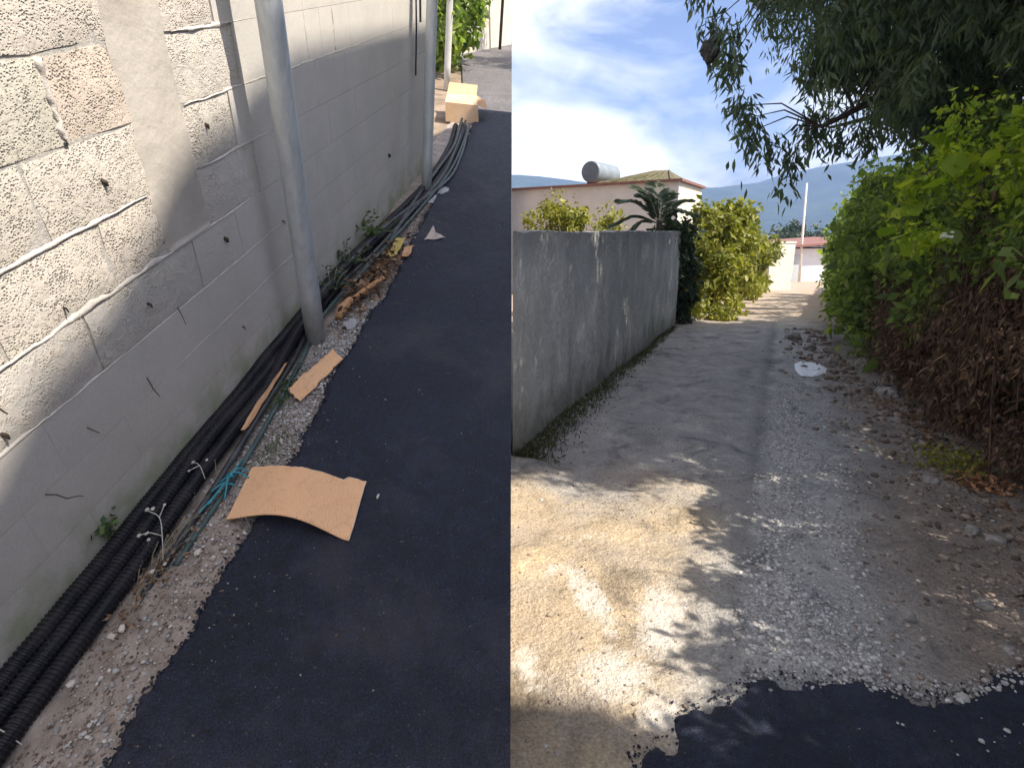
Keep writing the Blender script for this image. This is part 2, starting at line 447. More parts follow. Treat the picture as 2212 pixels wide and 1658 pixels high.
M_PLASTER = wall_plaster()
M_HOUSE = simple('house_paint', (0.60, 0.60, 0.61), (0.67, 0.67, 0.675), 2.5, 0.9, 30, 0.003, spec=0.15)
M_HOUSEEND = simple('cream_paint', (0.72, 0.66, 0.50), (0.78, 0.72, 0.56), 2.5, 0.9, spec=0.15)
M_REDTRIM = simple('red_clay', (0.20, 0.10, 0.085), (0.28, 0.145, 0.12), 8, 0.85, spec=0.2)
M_TILE = simple('mossy_roof_tile', (0.10, 0.098, 0.055), (0.17, 0.145, 0.085), 4, 0.9, 20, 0.01, spec=0.15)
M_TANK = simple('white_tank', (0.19, 0.225, 0.245), (0.25, 0.28, 0.30), 3, 0.35, spec=0.5)
M_TANKEND = simple('grey_tank_end', (0.10, 0.13, 0.17), (0.15, 0.19, 0.23), 4, 0.5, spec=0.4)
M_GLASS = simple('window_glass', (0.05, 0.06, 0.07), (0.10, 0.11, 0.12), 3, 0.1, spec=0.5)
M_CREAMWALL = simple('cream_wall', (0.66, 0.60, 0.51), (0.74, 0.68, 0.59), 3, 0.9, 40, 0.003, spec=0.15)
M_WHITEWALL = simple('white_wall', (0.66, 0.66, 0.68), (0.74, 0.74, 0.76), 3, 0.9, spec=0.15)
M_CONCRETE = simple('grey_concrete', (0.30, 0.29, 0.28), (0.40, 0.39, 0.37), 4, 0.9, 40, 0.004, spec=0.15)
M_FOREST = simple('forest_slope', (0.022, 0.036, 0.022), (0.05, 0.07, 0.04), 0.05, 0.95, spec=0.05)
M_FARTREE = leaf_mat('far_tree_leaf', [(0.0, (0.03, 0.05, 0.03)), (1.0, (0.08, 0.11, 0.06))], 0.15)
M_SUNFLECK = simple('fleck_white', (0.78, 0.79, 0.80), (0.84, 0.84, 0.85), 12, 0.4, spec=0.5)  # near white, paints the bright sun fleck on the lane
M_FLOWER = simple('white_petal', (0.62, 0.66, 0.52), (0.76, 0.78, 0.66), 30, 0.7, spec=0.2)
M_NEST = simple('grey_nest', (0.05, 0.045, 0.045), (0.11, 0.10, 0.095), 30, 0.95, 60, 0.02, spec=0.1)


# ------------------------------------------------------------------ geometry helpers
class MB:
    def __init__(self):
        self.v, self.f = [], []

    def add(self, verts, faces):
        o = len(self.v)
        self.v += [tuple(v) for v in verts]
        self.f += [tuple(i + o for i in f) for f in faces]
        return self

    def box(self, a, b):
        x0, y0, z0 = a
        x1, y1, z1 = b
        return self.add([(x0, y0, z0), (x1, y0, z0), (x1, y1, z0), (x0, y1, z0), (x0, y0, z1), (x1, y0, z1), (x1, y1, z1), (x0, y1, z1)],
                        [(3, 2, 1, 0), (4, 5, 6, 7), (0, 1, 5, 4), (1, 2, 6, 5), (2, 3, 7, 6), (3, 0, 4, 7)])

    def prism(self, poly, lo, hi):
        n = len(poly)
        vs = [(x, y, lo) for x, y in poly] + [(x, y, hi) for x, y in poly]
        fs = [tuple(range(n - 1, -1, -1)), tuple(range(n, 2 * n))]
        fs += [(i, (i + 1) % n, n + (i + 1) % n, n + i) for i in range(n)]
        return self.add(vs, fs)

    def tube(self, pts, radii, n=10, cap=True):
        pts = [Vector(p) for p in pts]
        if not hasattr(radii, '__len__'):
            radii = [radii] * len(pts)
        up = Vector((0.13, 0.21, 0.97))
        rings = []
        for i, p in enumerate(pts):
            t = (pts[min(i + 1, len(pts) - 1)] - pts[max(i - 1, 0)])
            t = t.normalized() if t.length > 1e-9 else Vector((0, 0, 1))
            s = t.cross(up)
            if s.length < 0.05:
                s = t.cross(Vector((1, 0, 0)))
            s.normalize()
            w = s.cross(t)
            rings.append([p + (s * math.cos(2 * math.pi * k / n) + w * math.sin(2 * math.pi * k / n)) * radii[i] for k in range(n)])
        vs = [v for r in rings for v in r]
        fs = []
        for i in range(len(pts) - 1):
            for k in range(n):
                k2 = (k + 1) % n
                fs.append((i * n + k, i * n + k2, (i + 1) * n + k2, (i + 1) * n + k))
        if cap:
            fs.append(tuple(range(n - 1, -1, -1)))
            fs.append(tuple(range((len(pts) - 1) * n, len(pts) * n)))
        return self.add(vs, fs)

    def build(self, name, m, parent=None, loc=None, smooth=False):
        me = bpy.data.meshes.new(name)
        me.from_pydata(self.v, [], self.f)
        return link(name, me, m, parent, loc, smooth)


def link(name, me, m, parent=None, loc=None, smooth=False):
    me.materials.clear()
    me.materials.append(m)
    me.update()
    if smooth:
        me.polygons.foreach_set('use_smooth', [True] * len(me.polygons))
    o = bpy.data.objects.new(name, me)
    COL.objects.link(o)
    if parent:
        o.parent = parent
    if loc is not None:
        o.location = loc
    return o


def tag(o, label=None, cat=None, group=None, kind=None):
    if label:
        o['label'] = label
    if cat:
        o['category'] = cat
    if group:
        o['group'] = group
    if kind:
        o['kind'] = kind
    return o


def thing(name, loc, label, cat, group=None, hill=False, rz=0.0):
    o = bpy.data.objects.new(name, None)
    o.empty_display_size = 0.05
    COL.objects.link(o)
    mtx = Matrix.Translation(loc) @ Matrix.Rotation(rz, 4, 'Z')
    o.matrix_world = HILL @ mtx if hill else mtx
    return tag(o, label, cat, group)


def on_hill(o, loc=(0, 0, 0), rot=None):
    mtx = Matrix.Translation(loc)
    if rot:
        mtx = mtx @ rot
    o.matrix_world = HILL @ mtx
    return o


def fractal(x, y, z=0.0, seed=0.0):
    from mathutils import noise as mn
    return mn.fractal(Vector((x + seed, y - seed * 0.7, z + seed * 0.3)), 1.0, 2.0, 4)


def smooth_path(ctrl, step):
    """Catmull-Rom through the control points, resampled about every `step` metres."""
    c = [Vector(p) for p in ctrl]
    c = [c[0] * 2 - c[1]] + c + [c[-1] * 2 - c[-2]]
    out = []
    for i in range(1, len(c) - 2):
        L = (c[i + 1] - c[i]).length
        k = max(2, int(L / step))
        for j in range(k):
            t = j / k
            p0, p1, p2, p3 = c[i - 1], c[i], c[i + 1], c[i + 2]
            out.append(0.5 * ((2 * p1) + (p2 - p0) * t + (2 * p0 - 5 * p1 + 4 * p2 - p3) * t * t + (3 * p1 - p0 - 3 * p2 + p3) * t ** 3))
    out.append(c[-2])
    return out


def unit(a):
    return a / np.maximum(np.linalg.norm(a, axis=-1, keepdims=True), 1e-9)


def mesh_np(name, verts, faces, tint=None):
    """faces: int array (n, k)"""
    me = bpy.data.meshes.new(name)
    nv, nf, k = len(verts), len(faces), faces.shape[1]
    me.vertices.add(nv)
    me.vertices.foreach_set('co', np.ascontiguousarray(verts, dtype=np.float32).ravel())
    me.loops.add(nf * k)
    me.loops.foreach_set('vertex_index', np.ascontiguousarray(faces, dtype=np.int32).ravel())
    me.polygons.add(nf)
    me.polygons.foreach_set('loop_start', np.arange(0, nf * k, k, dtype=np.int32))
    if tint is not None:
        a = me.attributes.new('tint', 'FLOAT', 'POINT')
        a.data.foreach_set('value', np.ascontiguousarray(tint, dtype=np.float32))
    me.update(calc_edges=True)
    me.validate()
    return me


def leaves_mesh(name, P, D, L, W, tint, fold=0.25, droop=0.15):
    """one folded, bent leaf per row of P: base, two shoulders, tip and a mid rib (six triangles as three quads would be too coarse)"""
    n = len(P)
    D = unit(D)
    R = unit(np.cross(D, unit(RNG.normal(size=(n, 3)))))
    U = np.cross(R, D)
    L = np.broadcast_to(L, n)[:, None]
    W = np.broadcast_to(W, n)[:, None]
    down = np.array([0, 0, -1.0])
    mid = P + D * L * 0.45 + down * L * droop * 0.3
    v0 = P
    v1 = mid + R * W * 0.5 + U * W * fold
    v2 = P + D * L + down * L * droop
    v3 = mid - R * W * 0.5 + U * W * fold
    V = np.stack([v0, v1, v2, v3], 1).reshape(-1, 3)
    b = np.arange(n)[:, None] * 4
    F = np.concatenate([b + np.array([[0, 1, 2]]), b + np.array([[0, 2, 3]])], 0)
    return mesh_np(name, V, F, np.repeat(tint, 4))


def ico():
    t = (1 + 5 ** 0.5) / 2
    v = np.array([(-1, t, 0), (1, t, 0), (-1, -t, 0), (1, -t, 0), (0, -1, t), (0, 1, t), (0, -1, -t), (0, 1, -t), (t, 0, -1), (t, 0, 1), (-t, 0, -1), (-t, 0, 1)], float)
    f = np.array([(0, 11, 5), (0, 5, 1), (0, 1, 7), (0, 7, 10), (0, 10, 11), (1, 5, 9), (5, 11, 4), (11, 10, 2), (10, 7, 6), (7, 1, 8), (3, 9, 4), (3, 4, 2), (3, 2, 6), (3, 6, 8), (3, 8, 9), (4, 9, 5), (2, 4, 11), (6, 2, 10), (8, 6, 7), (9, 8, 1)])
    return unit(v), f


def stones_mesh(name, P, r, tint, flat=0.65):
    v, f = ico()
    n = len(P)
    sc = RNG.uniform(0.6, 1.25, (n, 1, 3)) * np.array([1, 1, flat])
    J = 1 + RNG.normal(0, 0.17, (n, 12, 1))
    a = RNG.uniform(0, 2 * np.pi, n)
    V = v[None] * sc * J * np.broadcast_to(r, n)[:, None, None]
    ca, sa = np.cos(a)[:, None], np.sin(a)[:, None]
    X = V[:, :, 0] * ca - V[:, :, 1] * sa
    Y = V[:, :, 0] * sa + V[:, :, 1] * ca
    V = np.stack([X, Y, V[:, :, 2]], 2) + P[:, None, :]
    F = (f[None] + np.arange(n)[:, None, None] * 12).reshape(-1, 3)
    return mesh_np(name, V.reshape(-1, 3), F, np.repeat(tint, 12))


def rock_mesh(name, seed, sx=1, sy=1, sz=0.7, sub=2):
    import bmesh
    bm = bmesh.new()
    bmesh.ops.create_icosphere(bm, subdivisions=sub, radius=1)
    for v in bm.verts:
        d = 1 + 0.42 * fractal(v.co.x * 1.1, v.co.y * 1.1, v.co.z * 1.1, seed * 3.7) + 0.10 * fractal(v.co.x * 3.5, v.co.y * 3.5, v.co.z * 3.5, seed)
        v.co = Vector((v.co.x * sx, v.co.y * sy, v.co.z * sz)) * d
    me = bpy.data.meshes.new(name)
    bm.to_mesh(me)
    bm.free()
    return me


# ------------------------------------------------------------------ terrain
def prof(y):
    return 0.0 if y < 9.5 else (-0.05 * (y - 9.5) if y < 60 else -2.525)


def lane_xy(u, v):
    return 0.9075 * u + 0.42 * v, -0.42 * u + 0.9075 * v


def gz(x, y):
    k = max(0.0, min(1.0, (14 - y) / 4.0)) * (1.0 if -1 < x < 9 else 0.0)
    u = 0.9075 * x - 0.42 * y
    rut = -0.025 * math.exp(-((u + 0.95) / 0.28) ** 2) + 0.03 * math.exp(-((u - 1.5) / 0.5) ** 2)
    return prof(y) + k * (0.03 * fractal(x * 1.3, y * 1.3, 0, 4.0) + 0.012 * fractal(x * 6, y * 6, 0, 9.0) + rut)


def axis(lo, a, b, hi, fine):
    mid = list(np.arange(a, b, fine))
    out, step, x = [], fine, a
    while x > lo:
        step *= 1.35
        x -= step
        out.append(max(x, lo))
    right, step, x = [], fine, b
    while x < hi:
        right.append(x)
        step *= 1.35
        x += step
    return sorted(set(out)) + mid + right + [hi]


GX, GY = axis(-700, -0.6, 6.0, 1200, 0.05), axis(-60, 0.8, 12.0, 1000, 0.05)
verts = [(x, y, gz(x, y)) for y in GY for x in GX]
nx = len(GX)
faces = np.array([(j * nx + i, j * nx + i + 1, (j + 1) * nx + i + 1, (j + 1) * nx + i) for j in range(len(GY) - 1) for i in range(nx - 1)])
me = mesh_np('ground', np.array(verts), faces)
g_ = np.array(verts)
cem = np.zeros(len(g_))
for bx_, by_, ra, rb, ang, k_ in ((0.66, 2.18, 0.12, 0.26, -0.25, 1.0), (0.36, 2.36, 0.07, 0.30, 0.25, 1.0), (0.40, 1.86, 0.15, 0.16, 0.0, 0.9), (0.20, 2.56, 0.035, 0.10, -0.4, 0.95), (0.07, 1.92, 0.07, 0.13, 0.2, 0.8), (0.52, 1.66, 0.10, 0.08, 0.0, 0.8), (0.5, 2.9, 0.3, 0.12, 0.2, 0.35)):
    dx_, dy_ = g_[:, 0] - bx_, g_[:, 1] - by_
    ex_, ey_ = dx_ * math.cos(ang) + dy_ * math.sin(ang), -dx_ * math.sin(ang) + dy_ * math.cos(ang)
    cem = np.maximum(cem, k_ * np.clip(1.35 - np.sqrt((ex_ / ra) ** 2 + (ey_ / rb) ** 2) * 0.9, 0, 1))
at_ = me.attributes.new('cement', 'FLOAT', 'POINT')
at_.data.foreach_set('value', cem.astype(np.float32))
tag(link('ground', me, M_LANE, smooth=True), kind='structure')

# mountains
RX, RH = [-700, -200, 60, 200, 298, 380, 453, 560, 700, 1200], [70, 95, 80, 64, 66, 76, 96, 112, 140, 90]
mx_, my_ = np.linspace(-690, 1190, 130), np.linspace(520, 990, 34)
verts = []
for y in my_:
    for x in mx_:
        k = min(1.0, (y - 520) / 380)
        h = np.interp(x, RX, RH) * (k * k * (3 - 2 * k))
        h *= 1 + 0.16 * fractal(x * 0.012, y * 0.012, 0, 2) * min(1, 2.5 * (1 - k) + 0.15)
        verts.append((x, y, h - 3.2))
nm = len(mx_)
faces = np.array([(j * nm + i, j * nm + i + 1, (j + 1) * nm + i + 1, (j + 1) * nm + i) for j in range(len(my_) - 1) for i in range(nm - 1)])
tag(link('hills', mesh_np('hills', np.array(verts), faces), M_FOREST, smooth=True), kind='structure')

# the rising hillside under the asphalt lane: a solid bank down to the level ground
CUT = lambda y, m=0.0: (0.1313 - 0.11873646 * y) / 0.9895286 - 0.004 + m


def drop(p, zworld=-0.6):
    w = HILL @ Vector(p)
    return HILL_INV @ Vector((w.x, w.y, min(zworld, w.z - 0.2)))


poly = [(CUT(-1.2), -1.2), (CUT(3), 3), (CUT(8), 8), (CUT(14), 14), (CUT(22), 22), (-8, 22), (-8, 8), (-8, -1.2)]
mb = MB()
top = [(x, y, -0.045) for x, y in poly]
n = len(poly)
mb.add(top + [drop(p) for p in top], [tuple(range(n)), tuple(range(2 * n - 1, n - 1, -1))] + [(i, i + n, (i + 1) % n + n, (i + 1) % n) for i in range(n)])
tag(on_hill(mb.build('hillside', M_HILLEARTH)), kind='structure')

# fresh asphalt with a ragged kerbside edge
KERB = [(-1.2, -0.90), (0.3, -0.885), (0.435, -0.889), (0.6, -0.905), (0.771, -0.873), (0.854, -0.893), (1.13, -0.877), (1.454, -0.895), (1.883, -0.919), (2.341, -0.932), (3.02, -0.939), (3.736, -0.982), (4.294, -1.016), (5.914, -1.069), (7.0, -1.16), (7.72, -1.215)]
KY, KX = [k[0] for k in KERB], [k[1] for k in KERB]
kerb_x = lambda y: float(np.interp(y, KY, KX))
ys = list(np.arange(-1.2, 2.6, 0.009)) + list(np.arange(2.6, 7.74, 0.03)) + [7.74]
edge = []
for y in ys:
    r = 0.022 * fractal(y * 5, 0, 0, 1) + 0.010 * fractal(y * 24, 2, 0, 5) + 0.005 * random.uniform(-1, 1)
    edge.append((kerb_x(y) + r, y))
V, F = [], []
for i, (ex, y) in enumerate(edge):
    cx = CUT(y) if y < 7.7 else CUT(y)
    row = [(ex + 0.012 * random.random() - 0.006, y, -0.034), (ex, y, -0.012 + 0.006 * random.random()), (ex + 0.018, y, 0.0)]
    for q in (0.2, 0.45, 0.7):
        xx = ex + 0.018 + (cx - ex - 0.018) * q
        row.append((xx, y, 0.002 * fractal(xx * 3, y * 3, 0, 3)))
    row += [(cx, y, 0.0), (cx, y, -0.04)]
    V += row
w = 8
F = [(i * w + k, i * w + k + 1, (i + 1) * w + k + 1, (i + 1) * w + k) for i in range(len(edge) - 1) for k in range(w - 1)]
F += [tuple(range(w - 1, -1, -1)), tuple((len(edge) - 1) * w + k for k in range(w))]
mb = MB().add(V, F)
tag(on_hill(mb.build('asphalt_road', M_ASPHALT)), kind='structure')

mb = MB()
pts = [(-1.235, 7.745), (-1.60, 8.7), (-1.95, 10.5), (-2.3, 12.0), (-1.9, 13.3), (-1.7, 15.0)]
V, F = [], []
yy = np.linspace(7.745, 15, 30)
for y in yy:
    V += [(float(np.interp(y, [p[1] for p in pts], [p[0] for p in pts])), y, -0.006), (CUT(y), y, -0.006)]
F = [(2 * i, 2 * i + 1, 2 * i + 3, 2 * i + 2) for i in range(len(yy) - 1)]
tag(on_hill(mb.add(V, F).build('old_road', M_OLDROAD)), kind='structure')

# gritty soil strip between wall and asphalt
V, F = [], []
ys = np.arange(-1.0, 8.6, 0.035)
for y in ys:
    for k in range(12):
        x0, x1 = -1.42, kerb_x(y) + 0.05
        x = x0 + (x1 - x0) * k / 11
        V.append((x, y, -0.026 + 0.016 * fractal(x * 9, y * 9, 0, 6) + 0.012 * math.exp(-((x + 1.02) / 0.1) ** 2)))
F = [(j * 12 + i, j * 12 + i + 1, (j + 1) * 12 + i + 1, (j + 1) * 12 + i) for j in range(len(ys) - 1) for i in range(11)]
tag(on_hill(MB().add(V, F).build('verge', M_VERGE, smooth=True)), kind='structure')

# ------------------------------------------------------------------ block wall of the asphalt lane
WX = -1.28
WALL_END = 5.42
wall = thing('block_wall', (WX - 0.06, 2.5, -0.03), 'tall grey concrete block wall with rough pitted upper blocks beside the asphalt', 'wall', hill=True)
WO = Vector((WX - 0.06, 2.5, -0.03))
COURSES = [-0.02, 0.158, 0.328, 0.508, 0.701, 0.904, 1.108, 1.313, 1.518, 1.723, 1.928, 2.133, 2.34]
mb = MB().box((WX - 0.125 - WO.x, -1.2 - WO.y, -0.06), (WX - 0.007 - WO.x, WALL_END - WO.y - 0.004, 2.36))
mb.build('mortar', M_MORTAR, wall)


def make_block(s0, s1, z0, z1, coarse, tone):
    ny, nz = max(3, int((s1 - s0) / 0.07)), 4
    V, F = [], []
    yc, zc = (s0 + s1) / 2, (z0 + z1) / 2
    rgh = max(0.0, min(1.0, (coarse - 0.1) / 0.5))
    gy, g = 0.0003 + 0.0045 * rgh, 0.0008 + 0.0045 * rgh
    a0, a1, b0, b1 = s0 + gy, s1 - gy, z0 + g, z1 - g
    for j in range(nz + 1):
        for i in range(ny + 1):
            y = a0 + (a1 - a0) * i / ny
            z = b0 + (b1 - b0) * j / nz
            border = i in (0, ny) or j in (0, nz)
            x = 0.0025 * random.uniform(-1, 1) * (0.15 + rgh)
            if border:
                x -= 0.0006 + rgh * (0.0025 + 0.004 * random.random())
                y += random.uniform(-0.004, 0.004) * rgh
                z += random.uniform(-0.004, 0.004) * rgh
            V.append((x, y - yc, z - zc))
    q = ny + 1
    F = [(j * q + i, j * q + i + 1, (j + 1) * q + i + 1, (j + 1) * q + i) for j in range(nz) for i in range(ny)]
    ring = [i for i in range(ny + 1)] + [j * q + ny for j in range(1, nz + 1)] + [nz * q + i for i in range(ny - 1, -1, -1)] + [j * q for j in range(nz - 1, 0, -1)]
    o = len(V)
    m = len(ring)
    V += [V[k] for k in ring] + [(-0.03, V[k][1], V[k][2]) for k in ring]
    F += [(o + (k + 1) % m, o + k, o + m + k, o + m + (k + 1) % m) for k in range(m)]
    me = bpy.data.meshes.new('concrete_block')
    me.from_pydata(V, [], F)
    nv = len(V)
    yv, zv = np.array([v[1] + yc for v in V]), np.array([v[2] + zc for v in V])
    for nm_, val in (('coarse', coarse + 0.0 * yv), ('tone', tone + 0.0 * yv), ('moss', np.clip((0.24 - zv) / 0.2, 0, 1))):
        at = me.attributes.new(nm_, 'FLOAT', 'POINT')
        at.data.foreach_set('value', val.astype(np.float32))
    me.polygons.foreach_set('use_smooth', [k < nz * ny for k in range(len(F))])
    return link('concrete_block', me, M_BLOCK, wall, (WX - WO.x, yc - WO.y, zc - WO.z))


def coarse_at(s, z):
    c = 1.15 - 0.5 * max(0.0, s - 1.4) - 2.7 * max(0.0, 0.86 - z)
    c -= 1.3 * max(0.0, min(0.6, s - 1.95))
    return max(0.0, min(1.0, c))


COLS0, COLS1 = 1.672, 1.905
for ci in range(len(COURSES) - 1):
    z0, z1 = COURSES[ci], COURSES[ci + 1]
    odd = ci % 2
    cuts = [1.41 - 0.405 * k for k in range(8)][::-1] if odd == 0 else [1.655 - 0.405 * k for k in range(1, 8)][::-1]
    low = z0 < 0.6
    cuts = [c for c in cuts if c > -1.19]
    left = [-1.2] + cuts + [1.79 if low else COLS0]
    start = 1.79 if low else COLS1
    right = [start] + [start + (0.30 if odd else 0.41) + 0.405 * k for k in range(9)]
    right = [c for c in right if c < WALL_END - 0.09] + [WALL_END]
    for seq in (left, right):
        for s0, s1 in zip(seq[:-1], seq[1:]):
            if s1 - s0 < 0.04:
                continue
            c = coarse_at((s0 + s1) / 2, (z0 + z1) / 2)
            make_block(s0, s1, z0, z1, max(0.0, min(1.0, c + random.uniform(-0.08, 0.08))), (0.1 if s1 < 1.45 else 1.0) if 1.1 < z0 < 1.2 and s1 < 1.7 else 0.25 + 0.4 * random.random())

# smooth cement tie column with ragged edges
V, F = [], []
zs = np.linspace(0.705, 2.36, 70)
for z in zs:
    l = COLS0 - 0.012 + 0.022 * fractal(z * 5, 0, 0, 7)
    r = COLS1 + 0.012 + 0.022 * fractal(z * 5, 4, 0, 8)
    V += [(WX - 0.006, l, z), (WX + 0.0005, l + 0.016, z), (WX + 0.003, (l + r) / 2, z), (WX + 0.0005, r - 0.016, z), (WX - 0.006, r, z)]
F = [(i * 5 + k, i * 5 + k + 1, (i + 1) * 5 + k + 1, (i + 1) * 5 + k) for i in range(len(zs) - 1) for k in range(4)]
F.append((0, 1, 2, 3, 4))
mb = MB().add([(x - WO.x, y - WO.y, z - WO.z) for x, y, z in V], F)
mb.build('cement_column', M_PLASTER_COL, wall, smooth=True)

# beads of squeezed mortar along some joints
for z, s0, s1, r in ((0.904, 0.75, 1.64, 0.008), (0.701, -0.6, 2.3, 0.012), (0.508, -0.6, 1.35, 0.012), (1.108, 0.2, 1.05, 0.009), (1.108, 1.93, 3.9, 0.010), (0.508, 1.75, 2.6, 0.006), (0.328, 1.25, 3.1, 0.006), (1.313, 1.95, 2.4, 0.008), (0.904, 1.93, 2.5, 0.007), (1.313, 0.4, 1.05, 0.007)):
    V, F = [], []
    ss = np.arange(s0, s1, 0.012)
    for i, sv in enumerate(ss):
        e = min(1, 3 * i / len(ss) + 0.1, 3 * (len(ss) - i) / len(ss) + 0.1)
        wu = r * e * max(0.08, 0.75 + 0.9 * fractal(sv * 11, z, 0, 3) + 0.3 * random.random())
        wl = r * e * max(0.08, 0.65 + 0.9 * fractal(sv * 11, z, 3, 7) + 0.3 * random.random())
        h = 0.0011 * e * max(0.1, 0.6 + 0.9 * fractal(sv * 16, z, 0, 9))
        zc = z + 0.006 * fractal(sv * 6, z, 0, 3)
        V += [(WX - 0.004 - WO.x, sv - WO.y, zc - wl - WO.z), (WX + h - WO.x, sv - WO.y, zc - wl * 0.3 - WO.z), (WX + h * 0.8 - WO.x, sv - WO.y, zc + wu * 0.4 - WO.z), (WX - 0.004 - WO.x, sv - WO.y, zc + wu - WO.z)]
    F = [(4 * i + k, 4 * i + 4 + k, 4 * i + 5 + k, 4 * i + 1 + k) for i in range(len(ss) - 1) for k in range(3)]
    MB().add(V, F).build('mortar_bead', M_BEAD, wall, smooth=True)
P = [(WX - WO.x - 0.006, 1.41 - WO.y + 0.004 * random.uniform(-1, 1), z - WO.z) for z in np.arange(1.112, 1.315, 0.014)]
MB().tube(P, [0.011 * (0.6 + 0.6 * random.random()) for _ in P], 6).build('mortar_bead', M_BEAD, wall, smooth=True)
for s, z0, z1 in ((2.52, 0.95, 1.5), (2.68, 0.98, 1.5), (2.95, 1.12, 1.5), (3.3, 1.12, 1.4)):
    P = [(WX - 0.003 - WO.x, s - WO.y + 0.01 * fractal(z * 6, s, 0, 1), z - WO.z) for z in np.arange(z0, z1, 0.02)]
    MB().tube(P, [0.005 * (0.5 + 0.8 * random.random()) for _ in P], 5).build('mortar_bead', M_PLASTER_COL, wall, smooth=True)

# stubs of rusty tie wire and dead root strands that cling to the wall
for s, z, r in ((1.478, 0.999, 0.012), (2.016, 1.032, 0.012), (1.98, 0.625, 0.015), (1.492, 0.604, 0.008), (4.125, 0.376, 0.022), (1.963, 0.238, 0.006), (0.904, 0.56, 0.010), (2.45, 0.52, 0.006), (1.2, 0.75, 0.006)):
    P = [(WX - WO.x - 0.004, s - WO.y, z - WO.z), (WX - WO.x + 0.008, s - WO.y + 0.003, z - WO.z - 0.005), (WX - WO.x + 0.011, s - WO.y + 0.002, z - WO.z - 0.016)]
    MB().tube(P, [r * 0.6, r * 0.5, r * 0.25], 7).build('wire_stub', M_RUST, wall, smooth=True)
M_STRAND = simple('dead_root', (0.09, 0.075, 0.06), (0.16, 0.13, 0.10), 60, 0.95, spec=0.1)
for pts in (((0.92, 0.327), (0.945, 0.30), (0.965, 0.262), (1.0, 0.235), (1.01, 0.222)), ((1.115, 0.40), (1.13, 0.375), (1.145, 0.352)), ((1.385, 0.385), (1.395, 0.33), (1.41, 0.285)), ((1.62, 0.52), (1.63, 0.475), (1.635, 0.44)), ((0.92, 0.66), (0.93, 0.62), (0.94, 0.595))):
    P = [(WX - WO.x, s - WO.y, z - WO.z) for s, z in pts]
    MB().tube(P, [0.0019 * (1.0 - 0.5 * i / len(P)) for i in range(len(P))], 5).build('root_strand', M_STRAND, wall)

# ------------------------------------------------------------------ poles and wire in the asphalt lane
POLE = Vector((-1.123, 2.296, -0.03))


def steel_pole(loc, top, r0, r1, m, label, group, name='steel_pole'):
    t = thing(name, loc, label, 'pole', group, hill=True)
    mb = MB()
    zs = np.linspace(0, 1, 12)
    mb.tube([(top[0] * k, top[1] * k, top[2] * k) for k in zs], [r0 + (r1 - r0) * k for k in zs], 24)
    mb.build('shaft', m, t, smooth=True)
    mb = MB().tube([(top[0], top[1], top[2]), (top[0], top[1], top[2] + 0.02)], [r1 + 0.003, r1 * 0.6], 20)
    mb.build('cap', m, t, smooth=True)
    return t


steel_pole(POLE, (0.01, 0.0, 3.4), 0.047, 0.047, M_GALV, 'thick galvanised steel pole standing in the gravel close to the wall, nearest one', 'steel poles along the block wall')
steel_pole((-1.105, 4.52, -0.03), (-0.03, 0.60, 3.0), 0.040, 0.040, M_GALV, 'leaning grey steel pole at the far end of the block wall', 'steel poles along the block wall')
steel_pole((-1.86, 8.85, -0.03), (-0.02, 0.5, 3.2), 0.045, 0.045, M_WHITEPOLE, 'thin pale pole behind the sunlit box and before the green bush', 'steel poles along the block wall')
wire = MB().tube(smooth_path([(WX + 0.035, 4.86, 2.5), (WX + 0.03, 4.85, 1.6), (WX + 0.025, 4.86, 1.1), (WX + 0.02, 4.84, 0.78)], 0.05), 0.006, 6).build('hanging_cable', M_BLACKPLASTIC)
tag(on_hill(wire), 'thin dark cable hanging down the block wall beside the leaning pole', 'cable')
wire = MB().tube(smooth_path([(WX + 0.035, 4.98, 2.5), (WX + 0.03, 4.97, 1.6), (WX + 0.025, 4.985, 1.12)], 0.05), 0.009, 6).build('hanging_cable', M_GREYTUBE)
tag(on_hill(wire), 'short thick cable end hanging high on the block wall beside the leaning pole', 'cable')

# ------------------------------------------------------------------ conduits along the wall foot


def conduit(ctrl, r, label, m=M_BLACKPLASTIC, corrugated=True, n=12):
    if corrugated:
        near = [q + Vector((0.006 * fractal(q.y * 2.1, r * 900, 0, 2), 0, 0.004 * fractal(q.y * 2.7, r * 700, 0, 6))) for q in smooth_path(ctrl, 0.0035)]
        P, R = [], []
        keep = 0
        for i, p in enumerate(near):
            step = 1 if p.y < 2.6 else 2 if p.y < 4 else 4
            if i % step:
                continue
            P.append(p)
            R.append(r if keep % 4 < 2 else r * 0.86)
            keep += 1
    else:
        P = smooth_path(ctrl, 0.04)
        R = r
    o = MB().tube(P, R, n).build('conduit', m, smooth=not corrugated)
    return tag(on_hill(o), label, 'conduit', 'conduits along the foot of the block wall')


